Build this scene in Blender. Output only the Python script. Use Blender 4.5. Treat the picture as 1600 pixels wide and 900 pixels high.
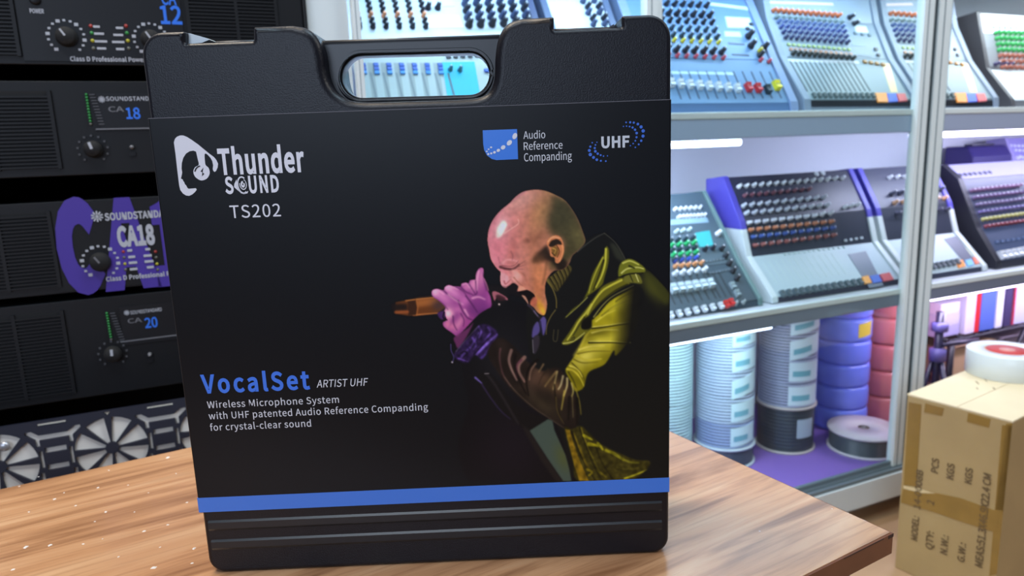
import bpy, bmesh, math, random
import numpy as np
from mathutils import Vector, Matrix
from mathutils.geometry import tessellate_polygon, delaunay_2d_cdt
random.seed(7)
SC = bpy.context.scene
COL = SC.collection
for o in list(bpy.data.objects): bpy.data.objects.remove(o)

# ------------------------------------------------------------------ camera
FPX = 1110.0                                   # focal length in pixels of the 1600 wide frame
CZ = 0.86                                      # camera height above the floor
PITCH = math.atan(FPX / 5694.0); ROLL = math.atan(212 / 5690.0)
AF = Vector((0, math.cos(PITCH), -math.sin(PITCH)))
U0 = Vector((0, math.sin(PITCH), math.cos(PITCH))); R0 = Vector((1, 0, 0))
AR = R0 * math.cos(ROLL) - U0 * math.sin(ROLL)
AU = R0 * math.sin(ROLL) + U0 * math.cos(ROLL)
cam = bpy.data.cameras.new('camera'); camo = bpy.data.objects.new('camera', cam); COL.objects.link(camo)
mw = Matrix((AR, AU, -AF)).transposed().to_4x4(); mw.translation = (0, 0, CZ); camo.matrix_world = mw
cam.sensor_width = 36; cam.lens = FPX / 1600 * 36; cam.clip_start = .02
cam.dof.use_dof = True; cam.dof.focus_distance = .485; cam.dof.aperture_fstop = 9.5
SC.camera = camo
# ------------------------------------------------------------------ world, lamps, exposure
SC.view_settings.view_transform = 'Standard'; SC.view_settings.look = 'None'
SC.view_settings.gamma = 1; SC.view_settings.use_curve_mapping = False
SC.view_settings.exposure = 0.0
W = bpy.data.worlds.new('world'); SC.world = W; W.use_nodes = True
W.node_tree.nodes['Background'].inputs[0].default_value = (.58, .66, .92, 1)
W.node_tree.nodes['Background'].inputs[1].default_value = .22
def area(name, loc, target, sx, sy, power, col):
    l = bpy.data.lights.new(name, 'AREA'); l.shape = 'RECTANGLE'; l.size = sx; l.size_y = sy; l.energy = power; l.color = col
    o = bpy.data.objects.new(name, l); COL.objects.link(o); o.location = loc
    o.rotation_euler = (Vector(target) - Vector(loc)).to_track_quat('-Z', 'Y').to_euler(); return o
area('ceiling_light', (-.8, .75, 2.7), (-.7, .6, .5), 1.0, .5, 44, (1, .87, .70))
area('ceiling_light', (.7, .7, 2.7), (.6, .6, .4), 1.0, .5, 21, (.62, .84, 1))
area('ceiling_light', (2.4, .5, 2.6), (1.0, 1.3, .4), .9, .4, 22, (1, .97, .92))
area('front_fill_light', (-.6, -2.3, 1.5), (-.1, .48, .9), 1.8, .8, 34, (.66, .79, 1))  # added fill behind the camera, brightens the case front and its upper sheen
area('ceiling_light', (-.35, -.35, 2.7), (-.1, .45, .6), 1.1, .3, 20, (.78, .88, 1))
# ------------------------------------------------------------------ frames of reference
def ray(px, py): return AF + AR * ((px - 800) / FPX) - AU * ((py - 450) / FPX)
class Frame:                                   # a thing's own frame: x to its right, y away from the viewer, z up
    def __init__(s, loc, ang):
        s.loc = Vector(loc); s.ang = ang
        s.x = Vector((math.cos(ang), math.sin(ang), 0)); s.y = Vector((-math.sin(ang), math.cos(ang), 0))
    def hit(s, px, py, y=0.0):                  # where the sight line meets the upright plane y of this frame -> (x, z)
        d = ray(px, py); o = Vector((0, 0, CZ)) - s.loc
        t = (y - o.dot(s.y)) / d.dot(s.y); q = o + d * t
        return q.dot(s.x), q.z
    def loc3(s, px, py, fn):                    # the same for a plane given by a point and a normal in this frame
        d = ray(px, py); o = Vector((0, 0, CZ)) - s.loc
        oo = Vector((o.dot(s.x), o.dot(s.y), o.z)); dd = Vector((d.dot(s.x), d.dot(s.y), d.z))
        P, N = fn; t = (P - oo).dot(N) / dd.dot(N); return oo + dd * t
WA = math.radians(23.5)                        # direction of the shop's back wall line
WD = Vector((math.cos(WA), math.sin(WA), 0)); WM = Vector((-math.sin(WA), math.cos(WA), 0))
def wall(w, n, z): return WD * w + WM * n + Vector((0, 0, CZ + z))
# ------------------------------------------------------------------ materials
MATS = {}
def lin(c): 
    return tuple(((v / 255) / 12.92 if v <= 10.3 else (((v / 255) + .055) / 1.055) ** 2.4) for v in c)
def mat(name, rgb, rough=.5, metal=0.0, spec=.5, bump=0.0, bscale=400.0, var=0.0, vscale=8.0, emit=0.0, coat=0.0):
    if name in MATS: return MATS[name]
    m = bpy.data.materials.new(name); m.use_nodes = True; nt = m.node_tree; b = nt.nodes['Principled BSDF']
    c = lin(rgb); b.inputs['Base Color'].default_value = (*c, 1); b.inputs['Roughness'].default_value = rough
    b.inputs['Metallic'].default_value = metal; b.inputs['Specular IOR Level'].default_value = spec; b.inputs['Coat Weight'].default_value = coat
    tc = nt.nodes.new('ShaderNodeTexCoord')
    if bump:
        n = nt.nodes.new('ShaderNodeTexNoise'); n.inputs['Scale'].default_value = bscale; n.inputs['Detail'].default_value = 3
        nt.links.new(tc.outputs['Object'], n.inputs['Vector'])
        bp = nt.nodes.new('ShaderNodeBump'); bp.inputs['Strength'].default_value = bump; bp.inputs['Distance'].default_value = .0006
        nt.links.new(n.outputs['Fac'], bp.inputs['Height']); nt.links.new(bp.outputs[0], b.inputs['Normal'])
    if var:
        n = nt.nodes.new('ShaderNodeTexNoise'); n.inputs['Scale'].default_value = vscale; n.inputs['Detail'].default_value = 5
        nt.links.new(tc.outputs['Object'], n.inputs['Vector'])
        r = nt.nodes.new('ShaderNodeValToRGB'); r.color_ramp.elements[0].position = .3; r.color_ramp.elements[1].position = .72
        r.color_ramp.elements[0].color = (*[v * (1 - var) for v in c], 1); r.color_ramp.elements[1].color = (*[min(1, v * (1 + var)) for v in c], 1)
        nt.links.new(n.outputs['Fac'], r.inputs[0]); nt.links.new(r.outputs[0], b.inputs['Base Color'])
    if emit:
        b.inputs['Emission Color'].default_value = (*c, 1); b.inputs['Emission Strength'].default_value = emit
    MATS[name] = m; return m
def glass(name, tint=(.93, .98, .97)):
    m = bpy.data.materials.new(name); m.use_nodes = True; nt = m.node_tree; nt.nodes.clear()
    o = nt.nodes.new('ShaderNodeOutputMaterial'); mx = nt.nodes.new('ShaderNodeMixShader'); t = nt.nodes.new('ShaderNodeBsdfTransparent')
    g = nt.nodes.new('ShaderNodeBsdfGlossy'); fr = nt.nodes.new('ShaderNodeFresnel'); fr.inputs[0].default_value = 1.45
    ge = nt.nodes.new('ShaderNodeNewGeometry'); f = nt.nodes.new('ShaderNodeMath'); f.operation = 'MULTIPLY'; iv = nt.nodes.new('ShaderNodeMath'); iv.operation = 'SUBTRACT'; iv.inputs[0].default_value = 1
    nt.links.new(ge.outputs['Backfacing'], iv.inputs[1]); nt.links.new(fr.outputs[0], f.inputs[0]); nt.links.new(iv.outputs[0], f.inputs[1])
    t.inputs[0].default_value = (*tint, 1); g.inputs['Roughness'].default_value = .03
    nt.links.new(f.outputs[0], mx.inputs[0]); nt.links.new(t.outputs[0], mx.inputs[1]); nt.links.new(g.outputs[0], mx.inputs[2]); nt.links.new(mx.outputs[0], o.inputs[0]); return m
def C(r, g, b, rough=.45, **k): return mat('paint_%d_%d_%d_%d' % (r, g, b, rough * 100), (r, g, b), rough, **k)
# ------------------------------------------------------------------ mesh helpers
class MB:
    def __init__(s): s.v = []; s.f = []; s.mi = []; s.mats = []; s.sm = []
    def m(s, mt):
        if mt not in s.mats: s.mats.append(mt)
        return s.mats.index(mt)
    def add(s, vs, fs, mt, smooth=False, M=None):
        k = len(s.v); i = s.m(mt)
        s.v += [tuple(M @ Vector(v)) if M is not None else tuple(v) for v in vs]
        for f in fs: s.f.append(tuple(k + a for a in f)); s.mi.append(i); s.sm.append(smooth)
        return s
    def box(s, x0, x1, y0, y1, z0, z1, mt, M=None):
        vs = [(x, y, z) for x in (x0, x1) for y in (y0, y1) for z in (z0, z1)]
        return s.add(vs, [(0, 1, 3, 2), (4, 6, 7, 5), (0, 4, 5, 1), (2, 3, 7, 6), (0, 2, 6, 4), (1, 5, 7, 3)], mt, False, M)
    def lathe(s, prof, mt, seg=24, M=None, smooth=True, close=True):    # prof: (r, z) about the z axis
        vs = []; fs = []; n = len(prof)
        for r, z in prof:
            for k in range(seg):
                a = 2 * math.pi * k / seg; vs.append((r * math.cos(a), r * math.sin(a), z))
        for i in range(n - 1):
            for k in range(seg):
                k2 = (k + 1) % seg; fs.append((i * seg + k, i * seg + k2, (i + 1) * seg + k2, (i + 1) * seg + k))
        if close:
            fs.append(tuple(reversed(range(seg)))); fs.append(tuple((n - 1) * seg + k for k in range(seg)))
        return s.add(vs, fs, mt, smooth, M)
    def tube(s, a, b, r, mt, seg=10, smooth=True):
        a = Vector(a); b = Vector(b); d = b - a; q = d.to_track_quat('Z', 'Y').to_matrix().to_4x4(); q.translation = a
        return s.lathe([(r, 0), (r, d.length)], mt, seg, q, smooth)
    def poly(s, loops, d0, d1, mt, M=None, side=None, smooth_side=False):   # loops in (x, z); solid between y=d0 and y=d1 (first loop outer, rest holes)
        L = [[Vector((x, 0, z)) for x, z in lp] for lp in loops]
        flat = [p for lp in L for p in lp]
        if len(loops) > 6:
            ids = []; o = 0
            for lp in loops: ids.append(list(range(o, o + len(lp)))); o += len(lp)
            vv, _, ff, vo, _, _ = delaunay_2d_cdt([Vector((p.x, p.z)) for p in flat], [], ids, 0, 1e-7); tri = []
            for f in ff:
                c = sum((vv[i] for i in f), Vector((0, 0))) / len(f) + Vector((1.7e-6, 2.3e-6)); odd = False
                for lp in loops:
                    for (ax, ay), (bx, by) in zip(lp, list(lp[1:]) + [lp[0]]):
                        if (ay > c.y) != (by > c.y) and c.x < (bx - ax) * (c.y - ay) / (by - ay) + ax: odd = not odd
                if odd and all(vo[i] for i in f): tri.append(tuple(vo[i][0] for i in f))
        else: tri = tessellate_polygon([[Vector((p.x, p.z, 0)) for p in lp] for lp in L])
        n = len(flat)
        k = len(s.v); vs = [(p.x, d0, p.z) for p in flat]
        if d1 is None:
            return s.add(vs, [fix(vs, t, -1) for t in tri], mt, False, M)
        vs += [(p.x, d1, p.z) for p in flat]; fs = [fix(vs, t, -1) for t in tri] + [fix(vs, tuple(a + n for a in t), 1) for t in tri]
        s.add(vs, fs, mt, False, M)
        o = 0; fs = []
        for lp in L:
            m = len(lp)
            for i in range(m): fs.append((o + i, o + (i + 1) % m, n + o + (i + 1) % m, n + o + i))
            o += m
        i = s.m(side or mt)
        for f in fs: s.f.append(tuple(k + a for a in f)); s.mi.append(i); s.sm.append(smooth_side)
        return s
    def plate(s, loops, y0, y1, r, mt, seg=5):    # flat piece (x, z loops, first outer, rest holes) with rounded front and back rims
        vs = []; fs = []; n = [len(l) for l in loops]; N = sum(n); P = [(r * (1 - math.sin(math.pi / 2 * k / seg)), r * (1 - math.cos(math.pi / 2 * k / seg))) for k in range(seg + 1)]
        P = [(i, y0 + d) for i, d in P] + [(i, y1 - d) for i, d in reversed(P)]; caps = []
        for i, y in P:
            ring = [(x, y, z) for q, l in enumerate(loops) for x, z in offset(l, i if q == 0 else -i)]; vs += ring
            if y in (P[0][1], P[-1][1]): caps.append(ring)
        for j in range(len(P) - 1):
            o = 0
            for m in n:
                for i in range(m): fs.append((j * N + o + i, j * N + o + (i + 1) % m, (j + 1) * N + o + (i + 1) % m, (j + 1) * N + o + i))
                o += m
        s.add(vs, fs, mt, True)
        for ring in (caps[0], caps[-1]):
            L = []; o = 0
            for m in n: L.append([Vector((x, z, 0)) for x, y, z in ring[o:o + m]]); o += m
            s.add(ring, tessellate_polygon(L), mt, False)
        return s
    def prism(s, prof, x0, x1, mt, M=None):      # prof: closed (y, z) outline carried from x0 to x1
        n = len(prof); vs = [(x0, y, z) for y, z in prof] + [(x1, y, z) for y, z in prof]
        fs = [tuple(range(n)), tuple(reversed(range(n, 2 * n)))] + [(i, n + i, n + (i + 1) % n, (i + 1) % n) for i in range(n)]
        return s.add(vs, fs, mt, False, M)
    def mesh(s, name, weld=False):
        me = bpy.data.meshes.new(name); me.from_pydata(s.v, [], s.f); me.polygons.foreach_set('material_index', s.mi)
        me.polygons.foreach_set('use_smooth', s.sm)
        for m in s.mats: me.materials.append(m)
        bm = bmesh.new(); bm.from_mesh(me)
        if weld: bmesh.ops.remove_doubles(bm, verts=bm.verts, dist=1e-6)
        bmesh.ops.recalc_face_normals(bm, faces=bm.faces); bm.to_mesh(me); bm.free(); me.update(); return me
    def build(s, name, parent=None, bevel=0, seg=2, weld=False, auto=None):
        o = bpy.data.objects.new(name, s.mesh(name, weld)); COL.objects.link(o)
        if parent is not None: o.parent = parent
        if bevel:
            md = o.modifiers.new('bevel', 'BEVEL'); md.width = bevel; md.segments = seg; md.limit_method = 'ANGLE'; md.angle_limit = math.radians(40); md.harden_normals = False
        return o
def fix(vs, t, sgn):
    n = 0.0
    for i in range(len(t)):
        a, b = vs[t[i]], vs[t[(i + 1) % len(t)]]; n += a[2] * b[0] - a[0] * b[2]
    return tuple(t) if n * sgn > 0 else tuple(reversed(t))
def tag(o, label, cat, group=None, kind=None):
    if label: o['label'] = label
    if cat: o['category'] = cat
    if group: o['group'] = group
    if kind: o['kind'] = kind
    return o
def thing(name, label, cat, loc=(0, 0, 0), ang=0.0, group=None):
    o = bpy.data.objects.new(name, None); COL.objects.link(o); o.empty_display_size = .05
    o.location = loc; o.rotation_euler = (0, 0, ang); return tag(o, label, cat, group)
def struct(mb, name, label=None):
    o = mb.build(name); o['kind'] = 'structure'
    if label: o['label'] = label
    return o
def copy_tree(o, parent=None):
    c = o.copy(); COL.objects.link(c)
    if parent is not None: c.parent = parent
    for ch in list(o.children): copy_tree(ch, c)
    return c
def rounded(pts, seg=6):                        # [(x, y, radius)] -> outline with arcs at the corners
    out = []; n = len(pts)
    for i in range(n):
        p = Vector(pts[i][:2]); r = pts[i][2] if len(pts[i]) > 2 else 0
        a = Vector(pts[i - 1][:2]) - p; b = Vector(pts[(i + 1) % n][:2]) - p
        if r <= 0: out.append(tuple(p)); continue
        an = a.normalized(); bn = b.normalized(); cosang = max(-1, min(1, an.dot(bn))); half = math.acos(cosang) / 2
        if abs(math.pi / 2 - half) < .02: out.append(tuple(p)); continue
        t = min(r / math.tan(half), a.length * .5, b.length * .5); r2 = t * math.tan(half)
        c = p + (an + bn).normalized() * (r2 / math.sin(half)); s = p + an * t - c; e = p + bn * t - c
        a0 = math.atan2(s.y, s.x); a1 = math.atan2(e.y, e.x); d = (a1 - a0 + math.pi) % (2 * math.pi) - math.pi
        for k in range(seg + 1):
            th = a0 + d * k / seg; out.append((c.x + r2 * math.cos(th), c.y + r2 * math.sin(th)))
    return out
def offset(loop, d):                            # moves a closed outline inwards by d (sign follows its winding)
    n = len(loop); A = sum(loop[i][0] * loop[(i + 1) % n][1] - loop[(i + 1) % n][0] * loop[i][1] for i in range(n)); sg = 1 if A > 0 else -1; out = []
    for i in range(n):
        p0 = Vector(loop[i - 1]); p = Vector(loop[i]); p1 = Vector(loop[(i + 1) % n]); e0 = p - p0; e1 = p1 - p
        if e0.length < 1e-9 or e1.length < 1e-9: out.append(tuple(p)); continue
        e0.normalize(); e1.normalize(); n0 = Vector((-e0.y, e0.x)) * sg; n1 = Vector((-e1.y, e1.x)) * sg; b = n0 + n1
        k = max(b.dot(n0), .35); q = p + b * ((d[i] if hasattr(d, '__len__') else d) / k); out.append((q.x, q.y))
    return out
# ------------------------------------------------------------------ lettering
GLYPHS = {
 '+': (194, '84,41 110,41 110,117 181,117 181,141 110,141 110,218 84,218 84,141 13,141 13,117 84,117'),
 '-': (121, '16,86 106,86 106,110 16,110'),
 '.': (97, '49,-5 58,-3 65,2 70,10 72,20 70,30 65,37 58,42 49,44 40,42 32,37 27,30 26,20 27,10 32,2 40,-3'),
 '0': (194, '97,-5 130,4 156,29 172,70 177,129 172,187 156,229 130,253 97,261 64,253 39,229 23,187 18,129 23,70 39,29 64,4;97,21 77,28 62,47 52,81 48,129 52,177 62,211 77,230 97,236 117,230 133,211 143,177 146,129 143,81 133,47 117,28'),
 '1': (194, '31,0 172,0 172,27 120,27 120,257 96,257 85,251 72,246 58,242 42,238 42,218 88,218 88,27 31,27'),
 '2': (194, '15,0 177,0 177,28 106,28 96,27 85,27 74,26 64,25 105,67 137,108 157,147 165,186 159,217 144,241 121,256 90,261 67,259 47,251 30,239 14,224 33,206 44,217 57,227 71,233 86,235 107,231 121,221 130,205 133,185 126,150 104,112 68,68 15,19'),
 '3': (194, '92,-5 124,0 151,15 168,38 175,69 170,93 159,112 142,125 120,134 120,136 139,145 153,158 163,176 166,197 160,224 145,244 121,257 91,261 70,259 52,253 35,243 20,231 37,210 48,221 61,228 75,233 90,235 108,232 122,224 130,211 133,195 130,175 118,160 96,149 62,146 62,121 100,117 125,107 138,91 142,70 138,50 128,35 111,25 90,22 70,24 53,31 39,40 27,51 10,31 24,17 42,6 65,-2'),
 '4': (194, '119,0 149,0 149,71 183,71 183,96 149,96 149,257 114,257 7,92 7,71 119,71;119,96 40,96 99,184 104,193 109,203 115,212 119,222 121,222 120,211 120,198 119,186 119,175'),
 '5': (194, '92,-5 123,1 150,18 169,46 176,83 170,120 153,146 128,160 98,165 87,165 78,163 69,159 60,155 67,229 163,229 163,257 39,257 30,137 47,126 58,133 68,137 78,140 90,141 112,137 129,126 139,107 143,83 139,57 127,38 110,26 89,22 68,24 51,31 37,40 26,50 9,29 24,17 42,6 64,-2'),
 '6': (194, '105,-5 134,1 157,18 173,45 179,79 174,114 160,139 137,154 108,159 93,157 77,151 63,141 50,129 56,179 70,212 91,229 116,235 127,234 138,230 148,223 157,215 175,235 163,246 149,254 133,259 114,261 79,254 48,230 27,187 20,123 26,67 44,27 71,3;50,103 63,118 77,128 90,134 103,136 123,132 137,120 146,102 149,79 145,55 136,37 123,25 105,21 84,26 67,42 56,68'),
 '7': (194, '69,0 103,0 108,69 119,127 141,182 178,237 178,257 17,257 17,229 142,229 110,178 88,125 75,67'),
 '8': (194, '98,-5 131,1 156,15 172,36 178,62 175,85 165,104 151,118 135,129 135,131 147,142 158,156 166,174 169,193 164,220 150,242 128,256 99,261 71,256 49,243 34,222 28,195 31,177 39,161 50,147 63,136 63,135 46,123 31,107 20,88 16,64 22,36 39,15 65,1;116,139 94,149 75,160 62,175 57,195 60,212 69,225 82,234 98,237 117,233 130,224 139,209 142,191 140,177 135,164 127,151;98,19 77,23 60,33 49,48 44,67 47,84 54,100 66,113 80,125 106,114 127,101 142,85 148,63 144,45 134,31 119,22'),
 '9': (194, '82,-5 117,3 147,28 168,73 175,139 169,193 151,231 123,254 89,261 61,255 37,238 21,212 15,178 20,143 35,118 57,102 86,97 102,100 118,106 132,116 145,129 139,78 125,45 105,28 81,22 69,23 57,27 47,33 38,42 20,22 32,11 46,3 63,-3;145,155 132,140 118,129 105,123 91,121 71,125 57,137 48,155 46,178 49,202 58,220 72,232 89,236 111,231 128,216 139,190'),
 ':': (97, '49,137 58,138 65,143 70,151 72,161 70,171 65,179 58,184 49,186 40,184 32,179 27,171 26,161 27,151 32,143 40,138;49,-5 58,-3 65,2 70,10 72,20 70,30 65,37 58,42 49,44 40,42 32,37 27,30 26,20 27,10 32,2 40,-3'),
 'A': (213, '1,0 34,0 59,78 153,78 177,0 211,0 124,257 88,257;67,104 79,144 86,165 93,187 99,208 105,230 106,230 113,208 119,187 125,165 132,144 145,104'),
 'B': (230, '35,0 117,0 156,5 187,19 207,42 214,75 210,99 200,117 183,129 162,137 162,138 178,147 190,159 197,176 200,194 193,223 175,242 147,253 111,257 35,257;68,148 68,231 107,231 134,229 153,222 164,209 168,190 164,172 153,159 134,151 106,148;68,26 68,123 112,123 142,120 164,111 178,97 182,76 178,54 164,38 142,29 112,26'),
 'C': (223, '132,-5 155,-2 176,5 195,17 211,32 193,53 180,41 166,32 151,26 133,24 100,31 75,52 59,85 54,129 59,172 76,205 101,226 134,233 150,231 164,226 176,219 187,209 204,230 192,242 175,252 156,259 134,261 89,252 53,226 29,184 20,128 29,72 52,31 88,4'),
 'D': (241, '35,0 101,0 152,9 190,34 212,75 220,129 212,184 189,224 152,248 99,257 35,257;68,27 68,230 97,230 136,224 165,204 181,172 187,129 181,86 165,54 136,34 97,27'),
 'E': (206, '35,0 187,0 187,28 68,28 68,121 165,121 165,149 68,149 68,229 183,229 183,257 35,257'),
 'F': (193, '35,0 68,0 68,115 166,115 166,143 68,143 68,229 183,229 183,257 35,257'),
 'G': (241, '136,-5 161,-2 182,4 201,13 215,25 215,133 131,133 131,106 186,106 186,39 177,33 165,28 153,25 139,24 103,31 76,52 59,85 54,129 60,172 77,205 104,226 139,233 157,231 171,226 184,218 194,209 212,230 199,241 183,251 162,258 138,261 91,252 54,226 29,184 20,128 29,72 53,31 90,4'),
 'H': (255, '35,0 68,0 68,121 187,121 187,0 220,0 220,257 187,257 187,149 68,149 68,257 35,257'),
 'I': (103, '35,0 68,0 68,257 35,257'),
 'K': (226, '35,0 68,0 68,81 112,134 189,0 225,0 132,159 213,257 176,257 68,128 68,257 35,257'),
 'L': (190, '35,0 180,0 180,28 68,28 68,257 35,257'),
 'M': (284, '35,0 64,0 64,142 64,160 63,180 62,200 60,218 62,218 82,159 131,26 153,26 201,159 222,218 223,218 222,200 220,180 219,160 219,142 219,0 249,0 249,257 210,257 161,119 157,106 152,93 148,79 143,66 142,66 137,79 133,93 128,106 123,119 74,257 35,257'),
 'N': (253, '35,0 66,0 66,135 65,155 64,175 63,195 62,215 63,215 91,162 185,0 218,0 218,257 187,257 187,123 187,103 188,82 190,62 192,42 190,42 162,95 68,257 35,257'),
 'O': (260, '130,-5 174,5 209,31 231,74 239,129 231,185 209,226 174,252 130,261 86,252 51,226 28,185 20,129 28,74 51,31 86,5;130,24 98,31 74,52 59,86 54,129 59,172 74,205 98,226 130,233 161,226 185,205 201,172 206,129 201,86 185,52 161,31'),
 'P': (222, '35,0 68,0 68,102 110,102 148,107 178,121 198,146 204,181 198,217 178,240 148,253 109,257 35,257;68,129 68,230 104,230 134,228 155,220 168,205 172,181 168,158 156,141 135,132 106,129'),
 'Q': (260, '130,22 98,30 74,51 59,85 54,129 59,172 74,205 98,226 130,233 161,226 185,205 201,172 206,129 201,85 185,51 161,30;208,-64 219,-64 230,-63 238,-61 245,-58 239,-34 233,-35 227,-36 220,-37 212,-37 192,-35 174,-29 160,-18 149,-3 186,11 215,39 233,79 239,129 231,185 209,226 174,252 130,261 86,252 51,226 28,185 20,129 27,78 46,38 76,10 114,-4 128,-28 149,-47 176,-60'),
 'R': (222, '68,135 68,230 111,230 137,228 157,220 169,206 173,185 169,163 157,147 137,138 111,135;176,0 213,0 147,112 171,122 189,137 201,158 205,185 199,219 180,241 152,253 116,257 35,257 35,0 68,0 68,109 114,109'),
 'S': (209, '106,-5 143,1 170,17 188,40 194,68 190,93 178,112 162,126 141,137 104,153 89,159 75,168 65,180 62,196 65,211 75,223 90,230 110,233 127,231 142,226 156,219 168,209 185,230 170,242 152,252 132,259 110,261 77,256 52,242 35,221 29,193 34,169 46,150 63,137 81,127 118,111 135,103 148,94 157,82 161,65 157,48 146,35 130,27 107,24 87,26 68,33 51,43 36,56 17,33 35,18 56,6 80,-2'),
 'T': (210, '89,0 121,0 121,229 199,229 199,257 11,257 11,229 89,229'),
 'U': (252, '126,-5 163,1 192,20 211,54 218,106 218,257 187,257 187,105 183,66 170,41 150,28 126,24 103,28 84,41 71,66 67,105 67,257 34,257 34,106 41,54 61,20 90,1'),
 'V': (201, '82,0 120,0 201,257 168,257 127,118 121,96 115,75 109,55 102,33 101,33 94,55 88,75 82,96 76,118 34,257 0,257'),
 'W': (307, '63,0 102,0 140,155 143,170 147,184 150,199 153,213 154,213 158,199 161,184 164,170 167,155 206,0 245,0 298,257 267,257 239,117 236,96 232,75 229,55 225,34 223,34 219,55 214,76 210,96 205,117 169,257 140,257 104,117 100,96 95,75 90,55 86,34 85,34 81,55 77,75 73,96 69,117 42,257 9,257'),
 'X': (201, '6,0 40,0 77,69 82,79 87,89 92,100 98,111 99,111 121,69 159,0 195,0 120,131 190,257 156,257 121,191 117,182 113,173 108,164 103,153 102,153 96,164 91,173 86,182 82,191 47,257 11,257 81,133'),
 'Y': (186, '77,0 109,0 109,99 186,257 153,257 120,184 114,170 107,156 101,142 94,128 92,128 86,142 80,156 73,170 67,184 34,257 0,257 77,99'),
 'a': (197, '76,-5 93,-2 109,3 125,12 139,23 140,23 143,0 169,0 169,117 165,149 154,174 133,189 103,195 81,193 61,187 43,179 29,170 41,148 53,156 67,162 82,167 98,168 117,164 129,154 136,138 137,120 85,111 49,97 28,77 21,49 25,26 36,10 54,-1;85,21 72,23 61,28 54,38 51,51 56,68 70,82 97,92 137,99 137,46 124,35 111,28 98,23'),
 'c': (179, '107,-5 124,-3 140,2 155,9 169,19 155,41 145,34 134,28 123,24 110,22 86,27 67,42 55,65 51,95 56,125 68,148 87,163 111,168 122,167 131,164 140,158 149,152 165,173 154,181 142,188 127,193 110,195 75,188 46,169 26,137 18,95 25,53 44,22 72,2'),
 'd': (217, '97,-5 114,-2 129,3 143,12 155,22 156,22 159,0 185,0 185,279 153,279 153,206 154,173 142,182 130,189 116,194 101,195 70,188 43,168 25,137 19,95 24,53 40,21 65,2;104,22 82,27 65,42 55,65 51,95 56,125 68,148 85,163 106,168 118,167 130,163 141,157 153,148 153,48 141,37 129,29 117,24'),
 'e': (194, '109,-5 127,-3 144,1 158,7 172,15 160,36 149,30 138,25 126,22 113,21 88,26 68,39 55,60 50,88 178,88 179,106 174,143 160,171 136,189 103,195 72,188 44,168 25,137 18,95 25,53 45,22 74,2;49,110 56,135 68,154 85,166 104,169 124,166 139,154 148,136 151,110'),
 'f': (114, '12,164 37,164 37,0 69,0 69,164 110,164 110,190 69,190 69,220 71,236 76,248 84,255 96,258 101,257 107,256 112,255 118,252 125,277 118,280 110,282 102,283 93,283 68,279 51,266 41,247 37,221 37,190 12,188'),
 'g': (197, '96,-88 136,-82 166,-68 186,-47 193,-22 188,-1 176,13 155,21 126,23 89,23 73,25 63,29 57,36 56,44 57,51 59,57 63,62 68,67 75,64 82,62 89,61 96,60 123,65 145,78 160,99 166,126 164,138 161,149 156,158 150,166 189,166 189,190 123,190 117,192 111,194 104,195 96,195 69,190 46,177 31,155 25,127 27,111 33,97 41,85 50,76 50,75 42,68 35,60 31,50 29,39 30,29 34,20 39,13 46,8 46,6 34,-3 25,-13 20,-25 18,-37 24,-58 40,-74 65,-84;96,82 80,85 68,94 59,108 56,127 59,146 68,160 80,169 96,172 112,169 125,160 133,146 137,127 133,108 125,94 112,85;101,-65 78,-63 60,-56 50,-46 46,-32 47,-24 50,-16 56,-8 65,0 72,-1 78,-2 84,-3 90,-3 123,-3 139,-4 151,-8 159,-16 161,-27 157,-41 145,-54 126,-62'),
 'h': (213, '32,0 64,0 64,138 78,151 90,160 103,165 116,167 133,164 144,155 150,139 152,116 152,0 184,0 184,120 181,152 170,176 152,190 126,195 108,193 91,186 77,176 63,163 64,202 64,279 32,279'),
 'i': (96, '32,0 64,0 64,190 32,190;48,229 57,231 64,235 68,242 70,251 68,259 64,266 57,270 48,271 40,270 33,266 29,259 27,251 29,242 33,235 40,231'),
 'l': (99, '66,-5 72,-4 77,-4 81,-3 84,-2 80,23 73,22 70,23 67,25 65,29 64,36 64,279 32,279 32,38 34,20 40,7 51,-2'),
 'm': (324, '32,0 64,0 64,138 77,151 89,160 101,165 112,167 128,164 139,155 145,139 147,116 147,0 179,0 179,138 192,151 204,160 216,165 227,167 243,164 254,155 260,139 263,116 263,0 294,0 294,120 291,152 280,176 262,190 237,195 220,192 204,185 189,173 174,159 167,174 156,185 141,192 121,195 105,193 90,186 75,175 62,162 58,190 32,190'),
 'n': (214, '32,0 64,0 64,138 78,151 90,160 103,165 116,167 133,164 144,155 150,139 152,116 152,0 184,0 184,120 181,152 170,176 152,190 126,195 108,193 91,186 76,175 62,162 58,190 32,190'),
 'o': (212, '106,-5 139,2 167,22 187,53 194,95 187,137 167,169 139,188 106,195 73,188 45,169 25,137 18,95 25,53 45,22 73,2;106,22 84,27 66,42 55,65 51,95 55,125 66,148 84,163 106,168 129,163 146,148 157,125 161,95 157,65 146,42 129,27'),
 'p': (217, '32,-80 64,-80 64,-16 63,18 76,8 90,1 103,-3 116,-5 147,2 173,22 192,55 199,98 194,138 179,169 155,188 123,195 107,193 91,187 76,178 62,168 58,190 32,190;111,22 100,23 89,27 77,33 64,42 64,142 78,153 91,161 103,166 115,168 138,163 154,149 163,127 165,98 161,66 150,42 132,28'),
 'r': (136, '32,0 64,0 64,122 75,143 87,156 100,164 112,166 117,166 122,166 126,165 131,163 137,191 132,193 127,194 122,195 116,195 101,192 86,184 73,172 62,155 58,190 32,190'),
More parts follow.
